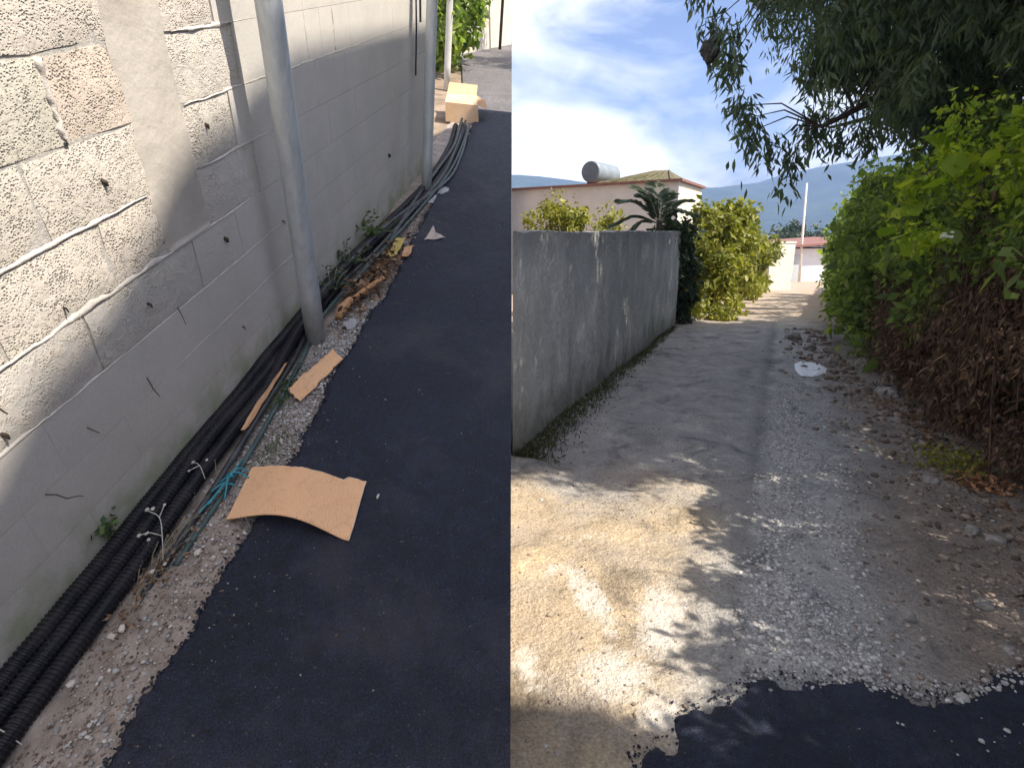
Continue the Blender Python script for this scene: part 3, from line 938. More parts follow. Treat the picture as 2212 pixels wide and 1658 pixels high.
conduit([(-1.252, -0.9, 0.008), (-1.252, 0.3, 0.008), (-1.252, 1.1, 0.010), (-1.250, 1.75, 0.018), (-1.247, 2.4, 0.035), (-1.243, 3.0, 0.035), (-1.20, 3.9, 0.01), (-1.15, 4.7, 0.012), (-1.18, 5.7, 0.02), (-1.30, 6.7, 0.02)], 0.027, 'black ribbed conduit pressed against the foot of the block wall')
conduit([(-1.198, -0.9, 0.008), (-1.199, 0.3, 0.008), (-1.199, 1.0, 0.012), (-1.206, 1.55, 0.034), (-1.203, 2.2, 0.012), (-1.205, 3.0, 0.006), (-1.155, 3.9, 0.005), (-1.09, 4.7, 0.006), (-1.12, 5.7, 0.012), (-1.24, 6.8, 0.015)], 0.027, 'black ribbed conduit lying in the middle of the three by the wall')
conduit([(-1.138, -0.9, 0.004), (-1.14, 0.2, 0.004), (-1.144, 0.75, 0.006), (-1.15, 1.25, 0.018), (-1.165, 1.9, 0.020), (-1.20, 2.35, 0.052), (-1.20, 3.1, 0.045), (-1.14, 3.8, 0.02), (-1.04, 4.6, 0.012), (-1.09, 5.5, 0.012), (-1.2, 6.7, 0.02)], 0.027, 'black ribbed conduit lying outermost, next to the gravel')
conduit([(-1.075, 0.86, -0.012), (-1.085, 1.25, 0.0), (-1.115, 1.7, 0.008), (-1.15, 2.1, 0.0), (-1.20, 2.6, 0.02), (-1.13, 3.3, 0.03), (-1.09, 4.1, 0.03), (-1.05, 4.8, 0.04), (-1.10, 5.6, 0.035), (-1.23, 6.9, 0.03)], 0.012, 'dusty grey smooth tube running from the gravel up under the pole', M_GREYTUBE, False)
conduit([(-1.045, 0.98, -0.012), (-1.05, 1.4, -0.004), (-1.075, 1.75, 0.0), (-1.115, 2.1, -0.004), (-1.16, 2.5, 0.01), (-1.10, 3.2, 0.03), (-1.06, 4.0, 0.02), (-1.02, 4.9, 0.03), (-1.06, 5.7, 0.03), (-1.16, 6.8, 0.03)], 0.010, 'thin green grey tube with the teal strap tied on it', M_TEALTUBE, False)
conduit([(-1.13, 2.75, 0.02), (-1.10, 3.4, 0.015), (-1.12, 4.2, 0.04), (-1.12, 5.0, 0.05), (-1.14, 5.8, 0.05), (-1.27, 6.9, 0.05)], 0.014, 'dull black smooth tube lying on top of the far conduits', M_GREYTUBE, False)
conduit([(-1.22, 2.5, 0.07), (-1.19, 3.1, 0.075), (-1.15, 3.8, 0.05), (-1.0, 4.8, 0.02), (-1.03, 5.6, 0.02), (-1.13, 6.5, 0.03)], 0.013, 'black smooth tube that bends out nearest to the asphalt past the leaning pole', M_GREYTUBE, False)

# gravel of the verge
def verge_gravel(n, s_lo, s_hi, rmin, rmax, power, m, name, label, xin, xout, dens=None):
    y = RNG.uniform(s_lo, s_hi, n)
    k = np.array([kerb_x(a) for a in y])
    x = k + xout - np.abs(RNG.beta(1.3, 1.6, n)) * (k + xout - xin)
    keep = np.ones(n, bool)
    if dens is not None:
        keep = RNG.random(n) < dens(y, x)
    y, x = y[keep], x[keep]
    n = len(y)
    r = rmin + (rmax - rmin) * RNG.random(n) ** power
    z = np.array([-0.024 + 0.016 * fractal(a * 9, b * 9, 0, 6) + 0.012 * math.exp(-((a + 1.02) / 0.1) ** 2) for a, b in zip(x, y)]) + r * 0.25
    me = stones_mesh(name, np.stack([x, y, z], 1), r, RNG.random(n) ** 1.1)
    o = link(name, me, m)
    return tag(on_hill(o), label, 'gravel', kind='stuff')


d_grey = lambda y, x: np.clip(0.13 + 0.95 * np.exp(-((y - 2.15) / 0.42) ** 2) + 0.5 * np.exp(-((y - 1.5) / 0.3) ** 2), 0, 1)
verge_gravel(15000, 0.2, 4.2, 0.0018, 0.0088, 2.0, M_GRAVEL, 'grey_gravel', 'loose pale grey gravel around the foot of the near pole', -1.13, 0.012, d_grey)
d_brown = lambda y, x: np.clip(0.75 - 0.55 * np.exp(-((y - 2.15) / 0.35) ** 2), 0.1, 1)
verge_gravel(26000, 0.2, 6.8, 0.0012, 0.0050, 2.6, M_BROWNGRAVEL, 'brown_gravel', 'brown grit and pebbles between the conduits and the asphalt edge', -1.12, 0.014, d_brown)

n = 2400
y = RNG.uniform(0.2, 5.5, n)
x = np.array([kerb_x(a) + 0.022 * fractal(a * 5, 0, 0, 1) for a in y]) + RNG.normal(0.008, 0.012, n)
r = 0.0016 + 0.0055 * RNG.random(n) ** 2
o = link('asphalt_crumbs', stones_mesh('asphalt_crumbs', np.stack([x, y, -0.008 + RNG.random(n) * 0.006 + r * 0.2], 1), r, RNG.random(n)), M_ASPHALT)
tag(on_hill(o), 'black asphalt crumbs along the ragged edge of the fresh asphalt', 'crumbs', kind='stuff')
n = 700
y = RNG.uniform(0.2, 5.0, n)
x = np.array([kerb_x(a) for a in y]) + 0.03 + RNG.exponential(0.16, n)
ok = x < np.array([CUT(a) for a in y]) - 0.02
x, y = x[ok], y[ok]
n = len(x)
r = 0.0010 + 0.0030 * RNG.random(n) ** 3
o = link('grit', stones_mesh('grit', np.stack([x, y, r * 0.4], 1), r, RNG.random(n)), M_BROWNGRAVEL)
tag(on_hill(o), 'stray pale grit scattered over the fresh asphalt', 'grit', kind='stuff')

# ------------------------------------------------------------------ litter in the asphalt lane
def sheet(name, outline_fn, nu, nv, thick, m, label, cat, hill=True, group=None):
    """a bent thick card: outline_fn(a, b) gives the top surface for a, b in 0..1"""
    V, F = [], []
    for j in range(nv + 1):
        for i in range(nu + 1):
            V.append(Vector(outline_fn(i / nu, j / nv)))
    q = nu + 1
    n0 = len(V)
    V += [v - Vector((0, 0, thick)) for v in V]
    F = [(j * q + i, j * q + i + 1, (j + 1) * q + i + 1, (j + 1) * q + i) for j in range(nv) for i in range(nu)]
    F += [(n0 + j * q + i, n0 + (j + 1) * q + i, n0 + (j + 1) * q + i + 1, n0 + j * q + i + 1) for j in range(nv) for i in range(nu)]
    ring = [i for i in range(nu + 1)] + [j * q + nu for j in range(1, nv + 1)] + [nv * q + i for i in range(nu - 1, -1, -1)] + [j * q for j in range(nv - 1, 0, -1)]
    m_ = len(ring)
    F += [(ring[(k + 1) % m_], ring[k], n0 + ring[k], n0 + ring[(k + 1) % m_]) for k in range(m_)]
    c = V[0].copy()
    for v in V[1:n0]:
        c += v
    c /= n0
    c.z = 0
    o = MB().add([v - c for v in V], F).build(name, m)
    tag(o, label, cat, group)
    if hill:
        on_hill(o, c)
    else:
        o.location = c
    return o


def card_big(a, b):
    L0, L1 = Vector((-0.975, 1.175, 0)), Vector((-1.0, 1.40, 0))
    R0, R1 = Vector((-0.553, 1.165, 0)), Vector((-0.578, 1.398, 0))
    near = L0.lerp(R0, a)
    far = L1.lerp(R1, a)
    p = near.lerp(far, b)
    if b > 0.99:
        p.y += 0.006 * fractal(a * 14, 0, 0, 2) - 0.010 * a
        if a > 0.84:
            p.y += 0.022
    if b < 0.01:
        p.y += 0.016 * math.sin(math.pi * a) - 0.012
    p.z = 0.008 + 0.050 * math.sin(math.pi * min(1, a * 1.05)) ** 1.2 * (1 - 0.25 * b) + 0.008 * b
    return p


big_card = sheet('cardboard_sheet', card_big, 40, 8, 0.0045, M_CARD, 'large arched brown cardboard strip lying half on the fresh asphalt', 'cardboard', group='cardboard scraps by the wall')

cc = HILL_INV @ big_card.matrix_world.translation
for nm_, line in (('torn_edge', [(a, 1.0) for a in np.linspace(0, 1, 41)]), ('torn_edge', [(1.0, b) for b in np.linspace(0, 1, 13)])):
    P = [card_big(a, b) - cc + Vector((0.0012, 0.0012, -0.002)) for a, b in line]
    MB().tube(P, [0.0014 + 0.0016 * random.random() for _ in P], 5).build(nm_, M_FLUTE, big_card)


def quad_card(c, wob, lift):
    A, B, C_, D = [Vector((*p, 0)) for p in c]

    def fn(a, b):
        p = A.lerp(B, a).lerp(D.lerp(C_, a), b)
        e = min(a, 1 - a, b, 1 - b)
        if e < 0.01:
            p.x += wob * fractal(a * 5, b * 5, 0, c[0][0] * 7)
            p.y += wob * fractal(a * 5, b * 5, 3, c[0][1] * 7)
        p.z = lift + 0.006 * fractal(a * 2, b * 2, 0, 5) + 0.012 * abs(a - 0.5)
        return p
    return fn


sheet('cardboard_sheet', quad_card([(-0.99, 1.80), (-0.925, 2.13), (-1.0, 2.20), (-1.075, 1.86)], 0.012, 0.012), 14, 6, 0.004, M_CARD, 'flat brown cardboard piece lying on the gravel in front of the near pole', 'cardboard', group='cardboard scraps by the wall')
sheet('cardboard_strip', quad_card([(-1.125, 1.56), (-1.10, 1.58), (-1.14, 2.02), (-1.165, 2.0)], 0.004, 0.03), 4, 12, 0.004, M_CARD_DULL, 'long narrow brown cardboard strip leaning on the conduits before the pole', 'cardboard', group='cardboard scraps by the wall')
sheet('paper_scrap', quad_card([(-0.90, 3.60), (-0.77, 3.66), (-0.86, 3.74), (-0.89, 3.86)], 0.012, 0.008), 6, 5, 0.002, M_PAPER, 'small pale torn paper lying alone on the asphalt beyond the poles', 'paper')
sheet('card_scrap', quad_card([(-1.035, 3.22), (-0.985, 3.25), (-1.0, 3.52), (-1.06, 3.5)], 0.012, 0.035), 6, 6, 0.003, M_YELLOWCARD, 'yellowed card scrap on the dry leaves past the near pole', 'cardboard', group='cardboard scraps by the wall')
sheet('cardboard_sheet', quad_card([(-0.965, 3.28), (-0.915, 3.30), (-0.93, 3.46), (-0.985, 3.42)], 0.015, 0.02), 6, 5, 0.003, M_CARD_DULL, 'crumpled brown scrap at the asphalt edge beside the yellowed card', 'cardboard', group='cardboard scraps by the wall')

o = MB().tube([(-1.075, 2.62, 0.022), (-1.03, 2.76, 0.034), (-0.975, 2.93, 0.036)], [0.014, 0.016, 0.014], 8).build('wooden_stick', M_WOOD)
tag(on_hill(o), 'short raw wooden stick lying across the verge behind the near pole', 'stick')
o = MB().tube([(-1.085, 2.50, 0.0), (-1.085, 2.56, 0.02), (-1.075, 2.66, 0.03)], [0.018, 0.028, 0.016], 7).build('wood_chunk', M_WOOD)
tag(on_hill(o), 'brown splintered wood chunk at the near end of the stick', 'wood')


def lump(name, loc, s, m, label, cat, seed, sub=2, hill=True, group=None, rz=0.0):
    me = rock_mesh(name, seed, *s, sub=sub)
    o = link(name, me, m, smooth=False)
    tag(o, label, cat, group)
    if hill:
        on_hill(o, loc, Matrix.Rotation(rz, 4, 'Z'))
    else:
        o.location = loc
        o.rotation_euler = (0, 0, rz)
    return o


lump('stone', (-1.005, 2.46, 0.0), (0.034, 0.05, 0.022), M_GREYRAG, 'pale flat stone in the gravel right of the near pole foot', 'stone', 3)
lump('cement_lump', (-1.055, 4.42, -0.006), (0.055, 0.12, 0.018), M_GREYRAG, 'flat pale grey cement lump at the foot of the leaning pole', 'cement', 5, sub=3)
lump('cement_lump', (-1.0, 4.62, -0.004), (0.05, 0.09, 0.014), M_GREYRAG, 'thin grey cement spill behind the lump of the leaning pole', 'cement', 9, sub=3)
lump('chip', (-0.517, 1.358, 0.004), (0.004, 0.014, 0.004), M_BEAD, 'tiny white chip lying on the asphalt right of the large cardboard', 'chip', 2, sub=1)
for k, (x, y) in enumerate(((-1.063, 0.757), (-1.075, 0.735), (-1.0, 1.03), (-1.09, 0.60))):
    lump('pebble', (x, y, 0.0), (0.011, 0.013, 0.008), M_BEAD, ('white pebble beside the stalk foot of the pale dry sprig', 'white pebble just below the one at the sprig foot', 'white pebble on the grit left of the large cardboard', 'white pebble against the outer conduit nearest the camera')[k], 'pebble', 20 + k, sub=1, group='white pebbles beside the conduits')

# sunlit box beyond the end of the wall
bx = thing('cardboard_box', (-1.33, 7.25, -0.02), 'sunlit battered pale cardboard box beside the road past the leaning pole', 'box', hill=True, rz=0.18)
mb = MB()
w_, d_, h_ = 0.19, 0.24, 0.20
mb.add([(-w_, -d_, 0), (w_, -d_, 0), (w_, d_, 0), (-w_, d_, 0), (-w_ - 0.01, -d_ + 0.03, h_), (w_ - 0.02, -d_ + 0.02, h_ * 0.96), (w_ - 0.03, d_, h_ * 1.05), (-w_, d_, h_ * 1.02)],
       [(3, 2, 1, 0), (4, 5, 6, 7), (0, 1, 5, 4), (1, 2, 6, 5), (2, 3, 7, 6), (3, 0, 4, 7)])
mb.build('carton', simple('sunbleached_cardboard', (0.62, 0.42, 0.26), (0.72, 0.52, 0.36), 5, 0.9, spec=0.1), bx)
MB().add([(-w_, d_, h_ * 1.03), (w_ - 0.03, d_, h_ * 1.06), (w_ - 0.02, d_ + 0.12, h_ + 0.10), (-w_ + 0.02, d_ + 0.12, h_ + 0.11)], [(0, 1, 2, 3)]).build('flap', M_CARD, bx)
MB().add([(w_ - 0.02, -d_ + 0.02, h_ * 0.97), (w_ + 0.09, -d_ + 0.03, h_ * 0.75), (w_ + 0.08, d_ - 0.05, h_ * 0.8), (w_ - 0.03, d_, h_ * 1.055)], [(0, 1, 2, 3)]).build('flap', M_CARD_DULL, bx)

# teal strap knotted round the green tube
mb = MB()
for pts in (((-1.055, 1.20, 0.02), (-1.04, 1.32, 0.035), (-1.05, 1.42, 0.02)), ((-1.07, 1.30, 0.02), (-1.03, 1.34, 0.04), (-0.985, 1.345, 0.015)), ((-1.06, 1.33, 0.03), (-1.04, 1.31, 0.045), (-1.02, 1.24, 0.012)), ((-1.045, 1.30, 0.03), (-1.03, 1.36, 0.04), (-1.0, 1.37, 0.02)), ((-1.08, 1.26, 0.012), (-1.05, 1.29, 0.03), (-1.01, 1.30, 0.02)), ((-1.075, 1.17, 0.005), (-1.055, 1.25, 0.02), (-1.045, 1.33, 0.03))):
    mb.tube(smooth_path(pts, 0.01), 0.0032, 6)
mb.tube([(-1.05, 1.33, 0.028), (-1.035, 1.335, 0.034)], [0.012, 0.010], 8)
tag(on_hill(mb.build('strap', M_TEAL, smooth=True)), 'knotted teal plastic strap tied round the thin tube behind the large cardboard', 'strap')


def hill_gravel_leaves(name, m, n, c, s, L, W, label, cat, zlo=0.0, zhi=0.05, up=0.3):
    P = RNG.normal(size=(n, 3)) * np.array(s) + np.array(c)
    P[:, 2] = RNG.uniform(zlo, zhi, n)
    D = RNG.normal(size=(n, 3))
    D[:, 2] = np.abs(D[:, 2]) * up + 0.05
    me = leaves_mesh(name, P, D, RNG.uniform(0.7, 1.2, n) * L, RNG.uniform(0.7, 1.2, n) * W, RNG.random(n))
    return tag(on_hill(link(name, me, m)), label, cat, kind='stuff')


hill_gravel_leaves('dry_leaves', M_DEADLEAF, 420, (-1.045, 2.98, 0), (0.038, 0.22, 0), 0.05, 0.022, 'brown dry leaves heaped on the verge behind the near pole', 'leaves')
hill_gravel_leaves('dry_leaves', M_DEADLEAF, 160, (-1.08, 0.95, 0), (0.03, 0.12, 0), 0.022, 0.010, 'few dry brown leaves beside the outer conduit near the camera', 'leaves', zhi=0.012)
hill_gravel_leaves('moss', M_WEED, 260, (-1.085, 1.86, 0), (0.022, 0.09, 0), 0.020, 0.007, 'small green moss patch beside the flat cardboard piece', 'moss', zhi=0.006, up=0.8)
hill_gravel_leaves('moss', M_WEED, 200, (-0.98, 1.52, 0), (0.03, 0.07, 0), 0.010, 0.006, 'faint green moss on the gravel behind the large cardboard', 'moss', zhi=0.004, up=0.6)


def weed(loc, n, spread, h, L, W, m, label, cat='weed', rzs=3):
    t = thing('weed', loc, label, cat, hill=True)
    mb = MB()
    P, D = [], []
    for k in range(rzs):
        a = random.uniform(0, 6.28)
        tip = Vector((math.cos(a) * spread, math.sin(a) * spread, h * random.uniform(0.7, 1.1)))
        path = smooth_path([(0, 0, 0), tip * 0.5 + Vector((0, 0, 0.2 * h)), tip], 0.015)
        mb.tube(path, 0.0018, 5)
        for _ in range(n // rzs):
            q = path[min(len(path) - 1, int(len(path) * (0.2 + 0.8 * random.random())))]
            P.append(q + Vector((random.gauss(0, 0.006), random.gauss(0, 0.006), random.gauss(0, 0.004))))
            D.append((random.gauss(0, 1), random.gauss(0, 1), random.gauss(0.3, 0.5)))
    mb.build('stem', M_STRAW, t)
    n_ = len(P)
    me = leaves_mesh('leaves', np.array([tuple(p) for p in P]), np.array(D), RNG.uniform(0.6, 1.2, n_) * L, RNG.uniform(0.6, 1.2, n_) * W, RNG.random(n_))
    o = link('leaves', me, m, t)
    o['kind'] = 'stuff'
    return t


weed((WX + 0.012, 1.02, 0.03), 70, 0.045, 0.085, 0.026, 0.016, M_WEED, 'small bright green weed sprouting between the wall and the conduits', rzs=5)
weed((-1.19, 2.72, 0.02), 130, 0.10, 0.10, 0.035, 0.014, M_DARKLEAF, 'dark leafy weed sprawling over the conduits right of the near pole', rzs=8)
weed((-1.20, 3.45, 0.03), 170, 0.15, 0.13, 0.04, 0.016, M_WEED, 'green weed clump growing over the conduits midway to the leaning pole', rzs=9)
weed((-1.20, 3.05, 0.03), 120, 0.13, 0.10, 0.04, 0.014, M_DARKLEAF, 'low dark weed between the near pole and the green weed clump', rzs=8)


def dry_twig(loc, branches, tips, label):
    t = thing('dry_sprig', loc, label, 'sprig', hill=True)
    mb = MB()
    for b in branches:
        mb.tube(smooth_path(b, 0.008), 0.0016, 5)
    mb.build('stalk', M_PALEDRY, t)
    for p, r in tips:
        me = rock_mesh('seed_head', p[0] * 50, r, r * 1.3, r * 0.7, sub=1)
        link('seed_head', me, M_PALEDRY, t, p)
    return t


dry_twig((-1.085, 0.985, 0.0), [((0, 0, 0), (-0.02, 0.05, 0.05), (-0.055, 0.10, 0.07), (-0.10, 0.115, 0.075)), ((-0.02, 0.05, 0.05), (-0.06, 0.05, 0.055), (-0.085, 0.04, 0.05)), ((-0.055, 0.10, 0.07), (-0.07, 0.15, 0.07))],
         [((-0.105, 0.118, 0.077), 0.007), ((-0.088, 0.122, 0.08), 0.0065), ((-0.088, 0.038, 0.05), 0.0065), ((-0.066, 0.045, 0.056), 0.006), ((-0.05, 0.03, 0.05), 0.006), ((0.0, -0.05, 0.01), 0.007), ((0.02, -0.02, 0.01), 0.006), ((-0.07, 0.152, 0.07), 0.005)], 'pale dry sprig with seed heads leaning over the black conduits')
dry_twig((-1.105, 0.455, -0.005), [((0, 0, 0), (-0.05, 0.01, 0.045), (-0.10, 0.0, 0.05)), ((-0.05, 0.01, 0.045), (-0.08, -0.02, 0.05))], [((-0.105, 0.0, 0.05), 0.009), ((-0.085, -0.028, 0.05), 0.007)], 'pale dry sprig crossing the conduits at the lower left')
dry_twig((-1.12, 1.30, 0.03), [((0, 0, 0), (-0.03, 0.03, 0.03), (-0.06, 0.04, 0.03)), ((-0.03, 0.03, 0.03), (-0.05, 0.0, 0.03))], [((-0.06, 0.04, 0.03), 0.006), ((-0.05, 0.0, 0.03), 0.005), ((-0.02, 0.06, 0.03), 0.005)], 'tiny pale dry sprig on the conduits behind the larger sprig')
mb = MB()
for _ in range(26):
    y = random.uniform(0.75, 1.35)
    x = -1.09 + random.gauss(0, 0.02)
    a = random.uniform(-0.6, 0.6)
    L = random.uniform(0.05, 0.13)
    mb.tube([(x, y, -0.01), (x - math.sin(a) * L * 0.5, y + math.cos(a) * L * 0.5, random.uniform(0.0, 0.03)), (x - math.sin(a) * L, y + math.cos(a) * L, random.uniform(0, 0.04))], 0.0011, 4)
tag(on_hill(mb.build('straw', M_STRAW)), 'thin dry straws lying between the conduits and the grit', 'straw', kind='stuff')

# ------------------------------------------------------------------ bush, far wall and post at the top of the asphalt lane
def bush(name, label, cat, n, sampler, L, W, m, trunk=None, hill=False, loc=(0, 0, 0), group=None, droop=0.25, cast=None, dirfn=None):
    t = thing(name, loc, label, cat, group, hill=hill)
    P = sampler(n)
    if hill:
        P = P[(P[:, 0] < (0.1313 - 0.11873646 * P[:, 1] - 0.0820658 * P[:, 2]) / 0.9895286 - 0.06) & (P[:, 2] > 0.0)]
    D = RNG.normal(size=(len(P), 3)) if dirfn is None else dirfn(P)
    k = len(P)
    sz = RNG.gamma(4.0, 0.235, k)
    me = leaves_mesh('foliage', P - np.array(loc), D, sz * L, sz * RNG.uniform(0.8, 1.2, k) * W, np.clip(RNG.beta(1.6, 1.9, k) + 0.25 * np.sin(P[:, 2] * 7 + P[:, 1] * 5) * 0.5, 0, 1), droop=droop)
    o = link('foliage', me, m, t)
    o['kind'] = 'stuff'
    if trunk:
        mb = MB()
        for pts, r in trunk:
            P_ = smooth_path([Vector(p) - Vector(loc) for p in pts], 0.12)
            mb.tube(P_, [r * (1 - 0.7 * i / len(P_)) for i in range(len(P_))], 7)
        o = mb.build('stems', M_BARK, t, smooth=True)
        o['kind'] = 'stuff'
    return t


def clumpy(cen, rad_, nc, cr):
    cen, rad_ = np.array(cen), np.array(rad_)

    def fn(n):
        c = unit(RNG.normal(size=(nc, 3))) * (RNG.random((nc, 1)) ** 0.45) * rad_ + cen
        idx = RNG.integers(0, nc, n)
        r = cr * RNG.uniform(0.5, 1.3, nc)[idx][:, None]
        return c[idx] + unit(RNG.normal(size=(n, 3))) * (RNG.random((n, 1)) ** 0.5) * r
    return fn


bush('ivy_bush', 'green ivy bush at the roadside beyond the end of the block wall', 'bush', 15000, clumpy((-2.30, 10.6, 1.55), (0.42, 1.9, 1.75), 70, 0.36), 0.11, 0.07, M_SHRUBLEAF, hill=True, loc=(-2.3, 10.5, 0), trunk=[(((-2.3, 9.6, -0.03), (-2.25, 9.7, 1.2), (-2.3, 9.9, 2.4)), 0.05), (((-2.35, 10.9, -0.03), (-2.3, 10.8, 1.3), (-2.3, 10.8, 2.7)), 0.05)])
bush('ivy_bush', 'tall dark bush behind the pale pole, higher than the ivy', 'bush', 22000, clumpy((-4.6, 12.6, 2.4), (2.0, 2.0, 2.6), 90, 0.55), 0.15, 0.09, M_SHRUBLEAF, hill=True, loc=(-4.6, 12.6, 0), trunk=[(((-4.6, 12.6, -0.03), (-4.6, 12.6, 1.5), (-4.4, 12.6, 3.4)), 0.10)])
bush('ivy_bush', 'leafy branch tips hanging over the top of the cream wall', 'bush', 5000, clumpy((-2.5, 14.0, 2.45), (0.7, 1.2, 0.5), 30, 0.35), 0.13, 0.08, M_SHRUBLEAF, hill=True, loc=(-3.0, 14.0, 0), trunk=[(((-3.1, 14.0, -0.03), (-3.1, 14.0, 1.5), (-2.6, 14.0, 2.6)), 0.06)])
fw = thing('garden_wall', (-2.45, 11.9, -0.03), 'sunlit cream rendered wall where the asphalt lane bends away', 'wall', hill=True)


def bend_wall(z0, z1, out):
    P = []
    for z in (z0, z1):
        for x, y in ((-2.42 + out, 11.8), (-1.52 + out, 14.3), (-1.9 - out, 14.3), (-2.8 - out, 11.8)):
            lim = (0.1313 - 0.11873646 * y - 0.0820658 * z) / 0.9895286 - 0.012
            P.append((min(x, lim) + 2.45, y - 11.9, z))
    return MB().add(P, [(3, 2, 1, 0), (4, 5, 6, 7), (0, 1, 5, 4), (1, 2, 6, 5), (2, 3, 7, 6), (3, 0, 4, 7)])


bend_wall(0, 2.1, 0).build('render', M_CREAMWALL, fw)
bend_wall(2.103, 2.17, 0.03).build('coping', M_CONCRETE, fw)
steel_pole((-1.72, 13.35, -0.03), (0.0, 0.0, 1.9), 0.03, 0.03, M_RUST, 'thin dark post standing against the far cream wall', None, 'post')

# ------------------------------------------------------------------ unseen slab on columns, added to cast the shade on the lanes
SHADE = [(5.3, 0.93), (4.87, 0.958), (3.68, 1.01), (2.8, 1.036), (2.33, 0.957), (2.22, 0.893), (1.91, 0.864), (1.72, 0.788), (1.56, 0.67), (1.28, 0.544), (1.01, 0.487), (0.787, 0.354), (0.3, 0.17), (-0.15, 0.0)]
loc_pts = [Vector((WX, s, h)) for s, h in SHADE]
loc_pts += [Vector((-0.6, -0.9, 0))] + [HILL_INV @ Vector(p) for p in ((1.0, 0.3, 0), (0.75, 1.35, 0), (0.40, 1.66, 0), (0.02, 1.72, 0))]
loc_pts += [Vector((CUT(y) + 0.16, y, 0)) for y in (2.2, 3.0, 5.5, 7.75)]
loc_pts += [Vector((-1.16, 7.62, 0)), Vector((-1.2, 7.2, 0)), Vector((-1.20, 6.95, 0))]
SHADE_SLAB_Z = 8.6
outline = []  # wanted shadow edge traced back toward the sun gives the slab shape
for p in loc_pts:
    w = HILL @ p
    t = (SHADE_SLAB_Z - w.z) / TO_SUN.z
    q = w + TO_SUN * t
    outline.append((q.x, q.y))
cxr = sum(p[0] for p in outline) / len(outline)
cyr = sum(p[1] for p in outline) / len(outline)
roof = thing('shade_slab', (cxr, cyr, 0), 'unseen high slab on columns added to shade the asphalt lane', 'shade_blocker')
mb = MB().prism([(x - cxr, y - cyr) for x, y in outline][::-1], SHADE_SLAB_Z, SHADE_SLAB_Z + 0.12)
mb.build('roof', M_CONCRETE, roof)  # added slab, only there to cast shade
back = min(outline, key=lambda p: p[1])
for dx, dy in ((0.15, 0.35), (-0.75, 0.75)):
    px, py = back[0] + dx, back[1] + dy
    MB().box((px - 0.12 - cxr, py - 0.12 - cyr, -0.05), (px + 0.12 - cxr, py + 0.12 - cyr, SHADE_SLAB_Z - 0.003)).build('column', M_CONCRETE, roof)  # posts added to hold up the shade slab
print('SHADE_SLAB outline', [(round(a, 2), round(b, 2)) for a, b in outline])

# ------------------------------------------------------------------ the dirt lane: apron of fresh asphalt, cement, gravel
def flat_patch(name, poly, z, thick, m, kind='structure', sub=6, amp=0.02, seed=1.0):
    pts = []
    for i, p in enumerate(poly):
        q = poly[(i + 1) % len(poly)]
        for k in range(sub):
            t = k / sub
            x, y = p[0] + (q[0] - p[0]) * t, p[1] + (q[1] - p[1]) * t
            pts.append((x + amp * fractal(x * 7, y * 7, 0, seed), y + amp * fractal(x * 7, y * 7, 2, seed + 3)))
    cx, cy = sum(p[0] for p in pts) / len(pts), sum(p[1] for p in pts) / len(pts)
    n = len(pts)
    V, F = [], []
    for fct, dz in ((1.03, -0.03), (1.0, thick), (0.93, thick + 0.004), (0.6, thick + 0.004), (0.3, thick + 0.004)):
        for x, y in pts:
            X, Y = cx + (x - cx) * fct, cy + (y - cy) * fct
            V.append((X, Y, gz(X, Y) + z + dz))
    for r in range(4):
        F += [(r * n + i, r * n + (i + 1) % n, (r + 1) * n + (i + 1) % n, (r + 1) * n + i) for i in range(n)]
    F.append(tuple(4 * n + i for i in range(n)))
    o = MB().add(V, F).build(name, m)
    return tag(o, kind=kind)


APRON = np.array([(0.33, 0.9), (0.36, 1.30), (0.40, 1.46), (0.46, 1.54), (0.56, 1.52), (0.60, 1.57), (0.60, 1.64), (0.70, 1.68), (0.80, 1.74), (0.94, 1.83), (1.07, 1.81), (1.28, 1.79), (1.43, 1.74), (1.58, 1.71), (1.73, 1.77), (1.93, 1.81), (2.3, 1.86), (2.75, 1.75), (2.75, 0.2), (0.33, 0.2)])


def signed_dist(P, poly):
    d = np.full(len(P), 9.0)
    inside = np.zeros(len(P), bool)
    for i in range(len(poly)):
        A, B = poly[i], poly[(i + 1) % len(poly)]
        e = B - A
        t = np.clip(((P - A) @ e) / (e @ e), 0, 1)
        d = np.minimum(d, np.linalg.norm(P - A - t[:, None] * e, axis=1))
        cr = ((A[1] > P[:, 1]) != (B[1] > P[:, 1])) & (P[:, 0] < e[0] * (P[:, 1] - A[1]) / (e[1] if abs(e[1]) > 1e-9 else 1e-9) + A[0])
        inside ^= cr
    return np.where(inside, d, -d)


ax_, ay_ = np.arange(0.2, 2.6, 0.011), np.arange(0.5, 2.02, 0.011)
gx_, gy_ = np.meshgrid(ax_, ay_)
PP = np.stack([gx_.ravel(), gy_.ravel()], 1)
sd_ = signed_dist(PP, APRON)
fr_ = np.array([0.055 * fractal(x * 4, y * 4, 0, 2) + 0.030 * fractal(x * 15, y * 15, 0, 6) for x, y in PP])
k_ = np.clip((sd_ + fr_ + 0.012) / 0.03, 0, 1)
k_ = k_ * k_ * (3 - 2 * k_)
zz_ = np.array([gz(x, y) for x, y in PP]) - 0.018 + 0.034 * k_ + np.array([0.0035 * fractal(x * 9, y * 9, 0, 1) for x, y in PP])
na = len(ax_)
FF = np.array([(j * na + i, j * na + i + 1, (j + 1) * na + i + 1, (j + 1) * na + i) for j in range(len(ay_) - 1) for i in range(na - 1)])
FF = FF[(k_[FF] > 0.01).any(1)]
tag(link('asphalt_apron', mesh_np('asphalt_apron', np.column_stack([PP, zz_]), FF), M_ASPHALT, smooth=True), kind='structure')
n = 1300
i_ = RNG.choice(np.where(np.abs(sd_) < 0.05)[0], n)
